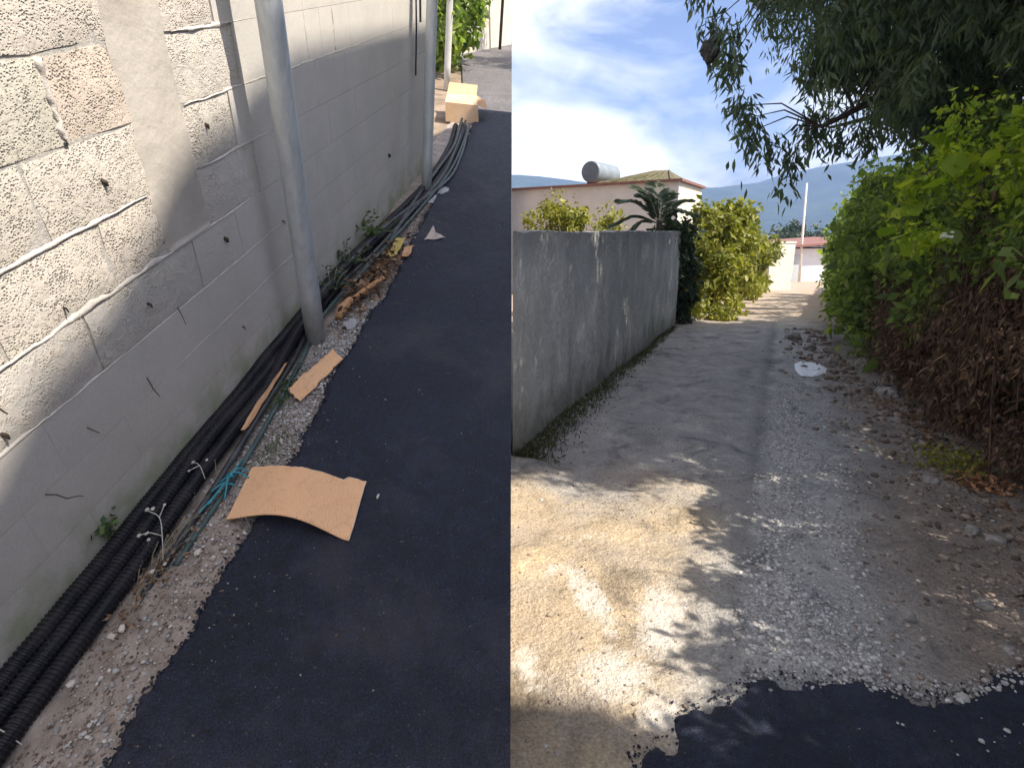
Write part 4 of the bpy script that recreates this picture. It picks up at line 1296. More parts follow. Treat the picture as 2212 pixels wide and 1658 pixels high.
x, y = PP[i_, 0] + RNG.normal(0, 0.012, n), PP[i_, 1] + RNG.normal(0, 0.012, n)
r = 0.0016 + 0.006 * RNG.random(n) ** 2.2
tag(link('asphalt_crumbs', stones_mesh('asphalt_crumbs', np.stack([x, y, np.array([gz(a, b) for a, b in zip(x, y)]) + 0.006 + r * 0.3], 1), r, RNG.random(n)), M_ASPHALT), 'black asphalt crumbs along the edge of the dark apron on the dirt lane', 'crumbs', kind='stuff')


UF_V0 = [-3, 1.0, 3.96, 6.7, 9.97, 13.5, 22.9, 30]
UF_U0 = [1.62, 1.50, 1.46, 1.12, 0.86, 0.86, 1.45, 2.0]


def lane_stones(n, ulo, uhi, vlo, vhi, rmin, rmax, power, m, name, label, soft=0.0, dens=None):
    u = RNG.uniform(ulo, uhi, n) + RNG.normal(0, soft, n)
    v = vlo + (vhi - vlo) * RNG.random(n) ** 1.35
    if dens is not None:
        k = RNG.random(n) < dens(u, v)
        u, v = u[k], v[k]
    n = len(u)
    x, y = 0.9075 * u + 0.42 * v, -0.42 * u + 0.9075 * v
    k = x > 0.03
    x, y = x[k], y[k]
    n = len(x)
    r = rmin + (rmax - rmin) * RNG.random(n) ** power
    z = np.array([gz(a, b) for a, b in zip(x, y)]) + r * 0.12
    me = stones_mesh(name, np.stack([x, y, z], 1), r, RNG.random(n) ** 0.9, 0.6)
    return tag(link(name, me, m), label, 'gravel', kind='stuff')


v_ = 2.2 + 9.0 * RNG.random(2600) ** 1.2
u_ = np.interp(v_, UF_V0, UF_U0) - 0.12 - np.abs(RNG.normal(0, 0.26, 2600))
xx_, yy_ = 0.9075 * u_ + 0.42 * v_, -0.42 * u_ + 0.9075 * v_
rr_ = 0.005 + 0.030 * RNG.random(2600) ** 4.0 * np.clip(v_ / 5.0, 0.45, 1.6)
me = stones_mesh('rubble', np.stack([xx_, yy_, np.array([gz(a, b) for a, b in zip(xx_, yy_)]) + rr_ * 0.2], 1), rr_, RNG.random(2600) * 0.8, 0.6)
tag(link('rubble', me, M_BROWNGRAVEL), 'low grey rubble and stones heaped along the hedge foot', 'rubble', kind='stuff')
patchy = lambda u, v: np.clip(0.62 + 0.75 * np.sin(u * 9 + v * 2.7) * np.sin(v * 3.1 - u * 4), 0.1, 1)
lane_stones(15000, 0.06, 0.48, 2.2, 7.0, 0.003, 0.0145, 2.0, M_GRAVEL, 'grey_gravel', 'strip of loose grey gravel along the right half of the dirt lane', 0.07, patchy)
lane_stones(4500, 0.5, 1.5, 1.9, 6.5, 0.003, 0.016, 3.4, M_BROWNGRAVEL, 'brown_gravel', 'scattered small stones on the brown earth along the hedge foot', 0.06, patchy)
lane_stones(3500, -1.7, 0.1, 1.4, 5.5, 0.002, 0.011, 4.0, M_BROWNGRAVEL, 'brown_gravel', 'few small pebbles on the packed dirt of the lane', 0.05, patchy)
n = 480
t_ = RNG.random(n)
x = np.interp(t_, [0, .2, .45, .7, 1], [0.90, 1.07, 1.35, 1.6, 1.95]) + RNG.normal(0, 0.03, n)
y = np.interp(t_, [0, .2, .45, .7, 1], [1.83, 1.82, 1.77, 1.72, 1.82]) + RNG.normal(0.025, 0.03, n)
r = 0.003 + 0.010 * RNG.random(n) ** 2.6
me = stones_mesh('edge_gravel', np.stack([x, y, np.array([gz(a, b) for a, b in zip(x, y)]) + 0.012 + r * 0.3], 1), r, RNG.random(n) * 0.9)
tag(link('edge_gravel', me, M_GRAVEL), 'grey chippings heaped along the edge of the fresh asphalt apron', 'gravel', kind='stuff')
n = 34
x, y = RNG.normal(1.62, 0.16, n), RNG.normal(1.55, 0.10, n)
r = 0.003 + 0.009 * RNG.random(n) ** 2.4
me = stones_mesh('edge_gravel', np.stack([x, y, np.array([gz(a, b) for a, b in zip(x, y)]) + 0.024 + r * 0.3], 1), r, RNG.random(n) * 0.9)
tag(link('edge_gravel', me, M_GRAVEL), 'loose chippings scattered on top of the dark asphalt apron', 'gravel', kind='stuff')

ROCKS = [  # x, y, radius, flatness, label
    (4.30, 6.92, 0.15, 0.8, 'large round pale rock under the green shrub, biggest of the rocks', 1),
    (4.02, 7.12, 0.10, 1.1, 'upright grey rock left of the biggest rock', 2),
    (4.26, 6.30, 0.12, 0.7, 'dull grey rock half under the shrub below the biggest rock', 3),
    (3.88, 5.72, 0.13, 0.55, 'flat wide pale rock at the edge of the dry thicket', 4),
    (4.22, 5.75, 0.09, 0.5, 'flat broken rock right of the flat wide rock', 5),
    (3.38, 4.86, 0.075, 0.35, 'thin flat pale stone on the dark purple earth', 6),
    (2.83, 3.60, 0.050, 0.6, 'pale angular stone left of the sunlit dry leaves', 7),
    (2.57, 2.90, 0.042, 0.8, 'rounded pale stone on the brown earth, left of a pair', 8),
    (2.62, 2.80, 0.046, 0.75, 'rounded pale stone on the brown earth, right of a pair', 9),
    (1.76, 2.20, 0.034, 0.8, 'bright white stone alone in the middle of the grey dirt', 10),
    (2.15, 2.27, 0.042, 0.6, 'pale stone near the right edge of the picture on the grey dirt', 11),
    (2.02, 1.98, 0.030, 0.6, 'small pale stone between the right edge and the asphalt apron', 12),
    (2.13, 1.90, 0.036, 0.5, 'pale stone touching the corner of the asphalt apron', 13),
    (1.63, 1.72, 0.026, 0.8, 'small bright stone in the chippings of the asphalt edge', 14),
    (3.62, 11.75, 0.16, 0.6, 'sunlit pale rock at the foot of the yellow green hedge, nearer one', 15),
    (4.05, 12.6, 0.15, 0.5, 'sunlit pale rock at the foot of the yellow green hedge, farther one', 16),
    (4.45, 9.0, 0.12, 0.9, 'grey rock at the far foot of the green shrub', 17),
    (4.30, 8.2, 0.09, 0.7, 'small grey rock behind the upright rock at the shrub foot', 18),
    (3.28, 3.98, 0.06, 0.6, 'grey stone among the twigs above the sunlit dry leaves', 19),
]
for x, y, r, fl, lab, sd in ROCKS:
    if r > 0.07 and sd < 15:
        r *= 0.82
    me = rock_mesh('rock', sd * 1.7, r, r * (0.75 + 0.05 * (sd % 4)), r * fl, sub=2 if r < 0.08 else 3)
    o = link('rock', me, M_ROCK, loc=(x, y, gz(x, y) + r * fl * 0.22))
    o.rotation_euler = (0, 0, sd * 1.3)
    tag(o, lab, 'rock', 'rocks along the dirt lane')

fleckpts = [(3.42, 6.55), (3.60, 6.62), (3.78, 6.74), (3.92, 6.98), (4.00, 7.34), (3.80, 7.40), (3.64, 7.24), (3.52, 6.96)]  # flat white sheet laid here in place of a sun fleck
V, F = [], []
nb = len(fleckpts)
cx, cy = sum(p[0] for p in fleckpts) / nb, sum(p[1] for p in fleckpts) / nb
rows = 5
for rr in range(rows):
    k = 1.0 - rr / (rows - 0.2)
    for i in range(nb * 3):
        a, b = fleckpts[i // 3], fleckpts[(i // 3 + 1) % nb]
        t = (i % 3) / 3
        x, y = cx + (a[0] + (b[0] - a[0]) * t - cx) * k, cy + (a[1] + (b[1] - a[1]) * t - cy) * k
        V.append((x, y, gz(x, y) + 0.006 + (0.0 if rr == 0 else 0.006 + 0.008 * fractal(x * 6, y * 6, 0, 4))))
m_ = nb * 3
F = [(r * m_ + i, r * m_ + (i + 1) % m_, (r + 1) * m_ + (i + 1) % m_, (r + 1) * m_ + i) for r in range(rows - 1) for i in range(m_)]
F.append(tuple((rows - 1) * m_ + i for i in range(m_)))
tag(MB().add(V, F).build('sun_fleck', M_SUNFLECK), 'flat white sheet painting a bright sun fleck on the lane', 'sun fleck')

# ------------------------------------------------------------------ plastered wall at the left of the dirt lane
A0, A1 = Vector((0.006, 4.11)), Vector((3.0, 10.54))
dirw = (A1 - A0).normalized()
nrm = Vector((dirw.y, -dirw.x))
Lw_ = (A1 - A0).length
V, F = [], []
nxs, nzs = 130, 18
for i in range(nxs + 1):
    s = Lw_ * i / nxs
    for k in range(nzs + 1):
        z = -0.15 + 1.80 * k / nzs
        b = 0.012 * fractal(s * 1.5, z * 1.5, 0, 2)
        p = A0 + dirw * s + nrm * (b if i else 0)
        if i == nxs:
            p = p + dirw * (0.03 * fractal(z * 4, 0, 0, 2) + 0.05 * (1.65 - z) / 1.65)
        V.append((p.x, p.y, z + (0.018 * fractal(s * 2.2, 0, 0, 6) + 0.016 * fractal(s * 11, 0, 0, 3) if k == nzs else 0)))
nz1 = nzs + 1
F = [(i * nz1 + k, (i + 1) * nz1 + k, (i + 1) * nz1 + k + 1, i * nz1 + k + 1) for i in range(nxs) for k in range(nzs)]
o0 = len(V)
for i in range(nxs + 1):
    s = Lw_ * i / nxs
    p = A0 + dirw * s - nrm * 0.16
    p.x = max(p.x, 0.006)
    V += [(p.x, p.y, V[i * nz1 + nzs][2]), (p.x, p.y, -0.15)]
for i in range(nxs):
    F += [(i * nz1 + nzs, (i + 1) * nz1 + nzs, o0 + 2 * (i + 1), o0 + 2 * i), (o0 + 2 * i, o0 + 2 * (i + 1), o0 + 2 * (i + 1) + 1, o0 + 2 * i + 1)]
F.append(tuple([nxs * nz1 + k for k in range(nz1)] + [o0 + 2 * nxs, o0 + 2 * nxs + 1])[::1])
pw = thing('plastered_wall', (1.5, 7.3, 0), 'low grey weathered plaster wall along the left of the dirt lane', 'wall')
mb = MB().add([(x - 1.5, y - 7.3, z) for x, y, z in V], F)
mb.build('wall', M_PLASTER, pw)

# ------------------------------------------------------------------ house, tank
HC, HR = Vector((4.95, 18.0)), Vector((6.57, 21.0))
fd = Vector((-4.94, 4.0)).normalized()
HL, HB = HC + fd * 12.0, HR + fd * 12.0
house = thing('house', (HC.x, HC.y, -0.7), 'low flat roofed house with mauve grey front and cream sunlit end behind the wall', 'house')
hz = lambda z: z + 0.7
rel = lambda p: (p.x - HC.x, p.y - HC.y)
MB().prism([rel(HC), rel(HR), rel(HB), rel(HL)], 0, hz(3.08)).build('wall', M_HOUSE, house)
end_dir = (HR - HC).normalized()
end_n = Vector((end_dir.y, -end_dir.x))
a, b = HC + end_n * 0.006 + end_dir * 0.28, HR + end_n * 0.006 + end_dir * 0.02
MB().prism([rel(a), rel(b), rel(b - end_n * 0.003), rel(a - end_n * 0.003)][::-1], 0.1, hz(3.02)).build('end_wall', M_HOUSEEND, house)
c_out = (HC - fd * 0.12 - end_dir * 0.12, HR + end_dir * 0.12 - fd * 0.12, HB + end_dir * 0.12 + fd * 0.12, HL - end_dir * 0.12 + fd * 0.12)
MB().prism([rel(p) for p in c_out], hz(3.083), hz(3.155)).build('roof_slab', M_REDTRIM, house)
fr = HC + end_dir * 2.55 + end_n * 0.01
q = fr + end_dir * 0.75
wnd = MB().prism([rel(fr), rel(q), rel(q + end_n * 0.05), rel(fr + end_n * 0.05)][::-1], hz(1.55), hz(2.42)).build('window', M_GLASS, house)
for s in (0, 0.345, 0.69):
    p0, p1 = fr + end_dir * s, fr + end_dir * (s + 0.06)
    MB().prism([rel(p0 + end_n * 0.053), rel(p1 + end_n * 0.053), rel(p1 + end_n * 0.09), rel(p0 + end_n * 0.09)][::-1], hz(1.55), hz(2.42)).build('window_bar', M_GALV, wnd)
# mossy hipped tile roof on the right part of the slab
b0, b1 = HC + fd * 3.1 + end_dir * 0.25, HC + end_dir * 0.2 + fd * 0.15
b2, b3 = HR - end_dir * 0.1 + fd * 0.15, HR + fd * 3.0
apex0, apex1 = HC + fd * 1.3 + end_dir * 1.6, HC + fd * 0.75 + end_dir * 1.7
zt = hz(3.158)
V = [(*rel(p), zt) for p in (b0, b1, b2, b3)] + [(*rel(apex0), zt + 0.40), (*rel(apex1), zt + 0.40)]
tl = MB().add(V, [(0, 1, 5, 4), (1, 2, 5), (2, 3, 4, 5), (3, 0, 4), (3, 2, 1, 0)]).build('tile_roof', M_TILE, house)
for k in range(8):
    t = (k + 0.5) / 8
    lo = b0.lerp(b1, t)
    hi = apex0.lerp(apex1, t)
    pth = [Vector((*rel(lo), zt + 0.012)), Vector((*rel(hi), zt + 0.412))]
    MB().tube(pth, 0.035, 6).build('ridge_tile', M_TILE, tl)

T0, T1 = Vector((2.64, 20.6, 3.60)), Vector((3.62, 22.1, 3.60))
tank = thing('water_tank', (3.3, 21.5, 3.2), 'white horizontal water tank with a grey end lying on the flat house roof', 'water tank')
off = Vector((3.3, 21.5, 3.2))
td = (T1 - T0).normalized()
P = [T0 - off, T0 + td * 0.05 - off] + [T0.lerp(T1, k) - off for k in (0.25, 0.5, 0.75)] + [T1 - td * 0.05 - off, T1 - off]
MB().tube(P, [0.33, 0.35, 0.35, 0.35, 0.35, 0.35, 0.31], 28).build('drum', M_TANK, tank, smooth=True)
MB().tube([T0 - td * 0.012 - off, T0 - td * 0.002 - off], [0.31, 0.328], 28).build('end_cap', M_TANKEND, tank)
for k in (0.2, 0.75):
    c = T0.lerp(T1, k) - off
    MB().box((c.x - 0.24, c.y - 0.14, -0.04), (c.x + 0.24, c.y + 0.14, 0.12)).build('brick_cradle', M_REDTRIM, tank)

# ------------------------------------------------------------------ far end of the lane
fw2 = thing('gate_pillar', (11.05, 24.9, -0.85), 'pale cream wall end at the far left of the lane beside the yellow hedge', 'wall')
MB().prism([(-0.25, -0.3), (0.95, 0.15), (0.85, 0.45), (-0.35, 0.15)], 0, 2.02).build('wall', M_CREAMWALL, fw2)
MB().prism([(-0.28, -0.33), (0.98, 0.13), (0.86, 0.48), (-0.38, 0.18)], 2.023, 2.09).build('coping', M_CREAMWALL, fw2)
far_h = thing('far_house', (18.0, 36.0, -1.45), 'small far white building with a red roof edge at the end of the lane', 'house')
MB().prism([(-1.9, -0.6), (3.2, 0.2), (2.8, 5), (-2.5, 4)], 0, 2.1).build('wall', M_WHITEWALL, far_h)
MB().add([(-2.3, -1.3, 2.25), (3.4, -0.5, 2.62), (3.0, 5.3, 2.75), (-2.8, 4.3, 2.4), (-2.3, -1.3, 2.12), (3.4, -0.5, 2.5), (3.0, 5.3, 2.6), (-2.8, 4.3, 2.25)],
         [(0, 1, 2, 3), (7, 6, 5, 4), (0, 4, 5, 1), (1, 5, 6, 2), (2, 6, 7, 3), (3, 7, 4, 0)]).build('roof', M_REDTRIM, far_h)
MB().add([(-1.2, -0.52, 0), (-0.55, -0.42, 0), (-0.55, -0.42, 1.7), (-1.2, -0.52, 1.7), (-1.2, -0.56, 0), (-0.55, -0.46, 0), (-0.55, -0.46, 1.7), (-1.2, -0.56, 1.7)],
         [(4, 5, 6, 7), (0, 3, 2, 1), (4, 7, 3, 0), (5, 1, 2, 6), (7, 6, 2, 3), (4, 0, 1, 5)]).build('door', M_GALV, far_h)
up = thing('utility_pole', (17.35, 35.2, -1.35), 'thin pale leaning utility pole before the far white building', 'utility pole')
MB().tube([(0, 0, 0), (-0.14, 0, 2.5), (-0.27, 0, 5.7)], [0.085, 0.07, 0.05], 10).build('shaft', M_CREAMWALL, up, smooth=True)

# ------------------------------------------------------------------ plants left of the dirt lane
def frond_plant(loc, fronds, label):
    t = thing('palm', loc, label, 'palm')
    MB().tube([(0, 0, -0.1 - loc[2] + prof(loc[1])), (0.02, 0, 0.0), (0, 0.02, 0.15)], [0.09, 0.07, 0.05], 9).build('trunk', M_BARK, t, smooth=True)
    for az, el, L in fronds:
        d = Vector((math.cos(rad(az)) * math.cos(rad(el)), math.sin(rad(az)) * math.cos(rad(el)), math.sin(rad(el))))
        path = smooth_path([(0, 0, 0.1), d * L * 0.5 + Vector((0, 0, 0.14)), d * L + Vector((0, 0, -0.02 - 0.12 * L))], 0.03)
        rib = MB().tube(path, [0.012 * (1 - 0.8 * i / len(path)) for i in range(len(path))], 5).build('frond', M_STRAW, t)
        P, D, Ls = [], [], []
        for i, p in enumerate(path[3:]):
            k = (i + 3) / len(path)
            tg = (path[min(i + 4, len(path) - 1)] - path[i + 2]).normalized()
            side = tg.cross(Vector((0, 0, 1))).normalized()
            for sg in (-1, 1):
                P.append(p)
                D.append(tg * 0.7 + side * sg * 0.8 + Vector((0, 0, -0.12)))
                Ls.append(0.30 * L * (0.35 + math.sin(math.pi * min(1, k * 0.95)) * 0.8))
        n_ = len(P)
        me = leaves_mesh('leaflets', np.array([tuple(p) for p in P]), np.array([tuple(p) for p in D]), np.array(Ls), 0.055, RNG.random(n_) * 0.7, fold=0.1)
        o = link('leaflets', me, M_PALMLEAF, rib)
        o['kind'] = 'stuff'
    return t


frond_plant((2.55, 10.35, 1.68), [(175, 42, 0.95), (165, 14, 0.85), (140, 62, 1.0), (100, 75, 0.95), (60, 60, 0.9), (20, 48, 0.85), (-10, 30, 0.7), (-40, 40, 0.6), (200, 60, 0.8), (190, 2, 0.6)], 'dark palm with stiff fronds rising behind the plaster wall')


def tall_hedge(cfoot, cwidth, h, n):
    """leaf points through a hedge along a line of (x, y, height)"""
    C = np.array(cfoot)
    seg = np.linspace(0, 1, len(C))

    def fn(m):
        nc = n
        t = RNG.random(nc)
        cx = np.interp(t, seg, C[:, 0]) + RNG.normal(0, cwidth * 0.45, nc)
        cy = np.interp(t, seg, C[:, 1]) + RNG.normal(0, cwidth * 0.45, nc)
        hh = np.interp(t, seg, C[:, 2])
        cz = RNG.random(nc) ** 0.8 * hh
        idx = RNG.integers(0, nc, m)
        c = np.stack([cx, cy, cz], 1)
        p = c[idx] + unit(RNG.normal(size=(m, 3))) * (RNG.random((m, 1)) ** 0.5) * 0.34 * RNG.uniform(0.5, 1.2, nc)[idx][:, None]
        g = np.array([prof(v) for v in p[:, 1]])
        p[:, 2] = np.maximum(p[:, 2], 0.02) + g
        return p
    return fn


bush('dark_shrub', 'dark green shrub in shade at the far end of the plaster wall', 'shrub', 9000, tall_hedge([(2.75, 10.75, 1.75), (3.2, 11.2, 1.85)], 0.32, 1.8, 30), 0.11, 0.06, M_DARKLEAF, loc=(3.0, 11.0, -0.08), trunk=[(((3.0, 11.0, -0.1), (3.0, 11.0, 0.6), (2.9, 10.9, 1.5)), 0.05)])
bush('yellow_hedge', 'sunlit yellow green hedge along the left of the lane beyond the wall', 'hedge', 34000, tall_hedge([(3.75, 12.0, 1.9), (4.6, 13.3, 2.3), (6.2, 16.5, 2.5), (8.5, 21.0, 2.3), (10.2, 24.2, 2.0)], 0.62, 2.2, 170), 0.12, 0.07, M_YELLOWLEAF, loc=(6.5, 17.0, -0.4), trunk=[(((4.6, 13.4, -0.2), (4.7, 13.5, 0.8), (4.6, 13.4, 1.7)), 0.05), (((6.5, 17.2, -0.4), (6.5, 17.2, 0.6), (6.7, 17.4, 1.5)), 0.05), (((8.6, 21.2, -0.6), (8.6, 21.2, 0.4), (8.7, 21.4, 1.2)), 0.05)])
bush('pale_shrub', 'pale yellow green shrub before the house front behind the plaster wall', 'shrub', 3600, clumpy((1.2, 12.6, 1.75), (1.15, 0.5, 0.62), 34, 0.27), 0.085, 0.05, M_YELLOWLEAF, loc=(1.2, 12.6, -0.15), trunk=[(((1.1, 12.6, -0.2), (1.1, 12.6, 0.8), (0.8, 12.6, 1.8)), 0.04), (((1.3, 12.6, -0.2), (1.4, 12.6, 0.9), (1.8, 12.6, 1.8)), 0.04)])
for k, (x, y, r, h, lab) in enumerate(((9.5, 30.0, 1.3, 2.2, 'low dark tree behind the far end of the yellow hedge'), (15.0, 44.0, 2.2, 3.6, 'bluish far tree behind the cream wall end'), (22.0, 46.0, 2.6, 3.8, 'bluish far tree behind the small white building'), (26.5, 44.0, 2.5, 3.9, 'bluish far tree at the right behind the green shrub'))):
    g = prof(y)
    bush('far_tree', lab, 'tree', 5000, clumpy((x, y, g + h * 0.6), (r, r, h * 0.42), 40, r * 0.36), 0.30, 0.20, M_FARTREE, loc=(x, y, g), trunk=[(((x, y, g - 0.1), (x, y, g + h * 0.4), (x + 0.1, y, g + h * 0.75)), 0.12)], group='far trees at the end of the lane')


def grass_patch(name, label, n, samp, L, W, m):
    P = samp(n)
    D = RNG.normal(size=(len(P), 3)) * np.array([0.45, 0.45, 0.2]) + np.array([0, 0, 0.9])
    k = len(P)
    me = leaves_mesh(name, P, D, RNG.uniform(0.4, 1.2, k) * L, RNG.uniform(0.6, 1.2, k) * W, RNG.random(k), droop=0.35)
    return tag(link(name, me, m), label, 'grass', kind='stuff')


def along_wall(n):
    s = RNG.random(n) ** 1.6 * 6.9
    w = np.abs(RNG.normal(0, 0.11, n)) * np.clip(1.25 - s * 0.13, 0.3, 2)
    x = A0.x + dirw.x * s + nrm.x * w
    y = A0.y + dirw.y * s + nrm.y * w
    k = x > 0.02
    x, y = x[k], y[k]
    return np.stack([x, y, np.array([gz(a, b) for a, b in zip(x, y)]) - 0.005], 1)


grass_patch('grass', 'dark shaded grass and weeds along the foot of the plaster wall', 5200, along_wall, 0.09, 0.010, M_GRASS)

# ------------------------------------------------------------------ right side: shrubs, thicket, vine, tree
UF_V = [-3, 1.0, 3.96, 6.7, 9.97, 13.5, 22.9, 30]
UF_U = [1.62, 1.50, 1.46, 1.12, 0.86, 0.86, 1.45, 2.0]


def strip(v0, v1, z0, z1, depth, nclump, cr, bulge=0.15, zpow=1.0):
    def fn(m):
        v = RNG.uniform(v0, v1, nclump)
        z = z0 + (z1 - z0) * RNG.random(nclump) ** zpow
        u = np.interp(v, UF_V, UF_U) + cr * 0.7 + depth * RNG.random(nclump) ** 1.5 - bulge * np.sin(np.clip(z / 2.3, 0, 1) * np.pi)
        idx = RNG.integers(0, nclump, m)
        c = np.stack([0.9075 * u + 0.42 * v, -0.42 * u + 0.9075 * v, z], 1)
        p = c[idx] + unit(RNG.normal(size=(m, 3))) * (RNG.random((m, 1)) ** 0.5) * cr * RNG.uniform(0.5, 1.3, nclump)[idx][:, None]
        uu, vv_ = 0.9075 * p[:, 0] - 0.42 * p[:, 1], 0.42 * p[:, 0] + 0.9075 * p[:, 1]
        p = p[(vv_ > 3.7) | (uu - p[:, 2] / 1.19 > -0.32)]
        p[:, 2] = np.maximum(p[:, 2], 0.03) + np.array([prof(a) for a in p[:, 1]])
        return p
    return fn


def trunks(vs, h, r=0.035):
    out = []
    for v in vs:
        u = np.interp(v, UF_V, UF_U) + 0.5
        x, y = lane_xy(u, v)
        g = prof(y)
        out.append((((x, y, g - 0.1), (x + 0.05, y, g + h * 0.4), (x - 0.12, y + 0.1, g + h)), r))
    return out


x, y = lane_xy(1.6, 8.5)
bush('green_shrub', 'leafy green shrub bulging over the lane edge beyond the dry thicket', 'shrub', 36000, strip(5.9, 12.5, 0.25, 2.55, 1.1, 150, 0.30, 0.25), 0.085, 0.045, M_SHRUBLEAF, loc=(x, y, 0), trunk=trunks((6.5, 7.5, 8.6, 9.8, 11.0), 2.1))
x, y = lane_xy(1.7, 17)
bush('green_hedge', 'far green hedge along the right of the lane before the white building', 'hedge', 16000, strip(12.5, 24, 0.25, 2.4, 1.2, 120, 0.36, 0.2), 0.12, 0.07, M_SHRUBLEAF, loc=(x, y, -0.4), trunk=trunks((13.5, 16, 19, 22), 1.9))

# the dry thicket: brown hanging stems, dead leaves, a green top
x0, y0 = lane_xy(1.9, 4.0)
th = thing('dry_thicket', (x0, y0, 0), 'brown tangle of dry hanging vines with a green top, right of the lane', 'thicket')
TO = np.array([x0, y0, 0])
P = strip(-2.5, 6.1, 0.1, 2.0, 0.8, 420, 0.25, 0.12)(88000)
D = RNG.normal(size=P.shape) * np.array([0.6, 0.6, 0.4]) + np.array([0, 0, -0.7])
me = leaves_mesh('dead_leaves', P - TO, D, RNG.gamma(2.6, 0.34, len(P)) * 0.056, RNG.gamma(2.6, 0.34, len(P)) * 0.017, RNG.beta(1.3, 2.2, len(P)), droop=0.3)
o = link('dead_leaves', me, M_DEADLEAF, th)
o['kind'] = 'stuff'
for k in range(90):
    v = random.uniform(0.8, 6.2)
    u = float(np.interp(v, UF_V, UF_U)) + random.uniform(-0.05, 0.45)
    xa, ya = lane_xy(u, v)
    zt_ = random.uniform(1.2, 2.2)
    zb = random.uniform(0.0, 0.8)
    L = zt_ - zb
    sw = random.gauss(0, 0.42)
    sx, sy = lane_xy(random.gauss(-0.05, 0.08), sw)
    path = smooth_path([(xa - x0, ya - y0, zt_), (xa + sx * 0.5 - x0, ya + sy * 0.5 - y0, zt_ - L * 0.5), (xa + sx * 0.8 - x0, ya + sy - y0, zb)], 0.15)
    MB().tube(path, [0.003 + 0.005 * random.random() ** 2] * len(path), 5).build('dry_stem', M_TWIG, th)
P = strip(-2.5, 6.3, 1.5, 2.5, 1.0, 170, 0.27, 0.22)(46000)
me = leaves_mesh('green_leaves', P - TO, RNG.normal(size=P.shape), RNG.gamma(3.5, 0.27, len(P)) * 0.075, RNG.gamma(3.5, 0.27, len(P)) * 0.042, RNG.beta(1.5, 1.9, len(P)), droop=0.25)
o = link('green_leaves', me, M_SHRUBLEAF, th)
o['kind'] = 'stuff'

P = strip(5.6, 8.2, 0.05, 1.25, 0.4, 120, 0.22, 0.10)(18000)
me = leaves_mesh('dead_leaves', P - TO, RNG.normal(size=P.shape) * np.array([0.6, 0.6, 0.4]) + np.array([0, 0, -0.6]), RNG.gamma(2.6, 0.34, len(P)) * 0.056, RNG.gamma(2.6, 0.34, len(P)) * 0.017, RNG.beta(1.3, 2.2, len(P)), droop=0.3)
o = link('dead_leaves', me, M_DEADLEAF, th)
o['kind'] = 'stuff'
P = strip(-2.5, 7.0, 0.6, 2.35, 0.6, 200, 0.25, -0.45)(15000)
me = leaves_mesh('inner_leaves', P - TO, RNG.normal(size=P.shape), RNG.gamma(4.0, 0.25, len(P)) * 0.11, RNG.gamma(4.0, 0.25, len(P)) * 0.06, RNG.beta(1.5, 1.9, len(P)), droop=0.25)
o = link('inner_leaves', me, M_SHRUBLEAF, th)
o['kind'] = 'stuff'

# dark earth bank behind the hedge
V = []
vv = np.arange(-4, 31, 0.5)
for v in vv:
    u = float(np.interp(v, UF_V, UF_U)) + 1.15
    for du, z in ((0, -0.2), (0.1, 2.0), (1.2, 2.15), (1.5, -0.2)):
        xa, ya = lane_xy(u + du + 0.08 * fractal(v, du, 0, 2), v)
        V.append((xa, ya, z + prof(ya) + (0.1 * fractal(v * 1.3, du, 0, 4) if z > 0 else 0)))
F = [(i * 4 + k, i * 4 + k + 1, (i + 1) * 4 + k + 1, (i + 1) * 4 + k) for i in range(len(vv) - 1) for k in range(3)]
tag(MB().add(V, F).build('bank', M_HILLEARTH), kind='structure')


# big lobed vine leaves
def vine_leaf_mesh():
    lob = []
    for k in range(11):
        a = -2.6 + 5.2 * k / 10
        r = 0.5 + 0.075 * math.cos(5 * a * 0.97) + 0.10 * math.cos(a)
        lob.append((r * math.cos(a), r * math.sin(a)))
    V = [(-0.28, 0, 0)] + [(x, y, 0.10 * abs(y) - 0.12 * x * x) for x, y in lob]
    V = [Vector(v) + Vector((0.28, 0, 0)) for v in V]
    F = [(0, i, i + 1) for i in range(1, 11)]
    me = bpy.data.meshes.new('leaf')
    me.from_pydata(V, [], F)
    return me


def set_tint(me, t):
    a = me.attributes.new('tint', 'FLOAT', 'POINT')
    a.data.foreach_set('value', np.full(len(me.vertices), t, np.float32))


VM = []
for t in (0.15, 0.4, 0.65, 0.85, 1.0):
    me = vine_leaf_mesh()
    set_tint(me, t)
    me.materials.append(M_VINELEAF)
    VM.append(me)
vine = thing('vine', (3.35, 3.55, 1.6), 'bright yellow green climbing vine with large lobed leaves on top of the thicket', 'vine')
VO = Vector((3.35, 3.55, 1.6))
runs = [((3.3, 3.8, 1.7), (3.05, 3.75, 2.1), (2.95, 3.5, 2.35), (3.1, 3.3, 2.5)), ((3.3, 3.8, 1.8), (3.35, 3.8, 2.4), (3.3, 3.6, 2.75), (3.15, 3.45, 2.95)), ((3.2, 4.1, 1.8), (2.95, 4.1, 2.05), (2.85, 3.9, 2.15)), ((3.2, 3.6, 1.7), (2.95, 3.3, 2.0), (2.9, 3.1, 2.1)), ((3.0, 4.6, 1.6), (2.95, 4.5, 1.95), (3.0, 4.3, 2.1)), ((3.3, 3.7, 2.3), (3.4, 3.6, 2.9), (3.3, 3.5, 3.1)), ((3.05, 4.2, 1.55), (2.8, 4.1, 1.62), (2.72, 4.0, 1.5)), ((3.2, 4.2, 2.0), (3.05, 4.3, 2.35), (3.1, 4.2, 2.5))]
mb = MB()
big = []
for r_ in runs:
    pth = smooth_path([Vector(p) - VO for p in r_], 0.03)
    mb.tube(pth, 0.0035, 5)
    big += pth[3::3]
mb.build('stem', M_WEED if False else M_STRAW, vine)
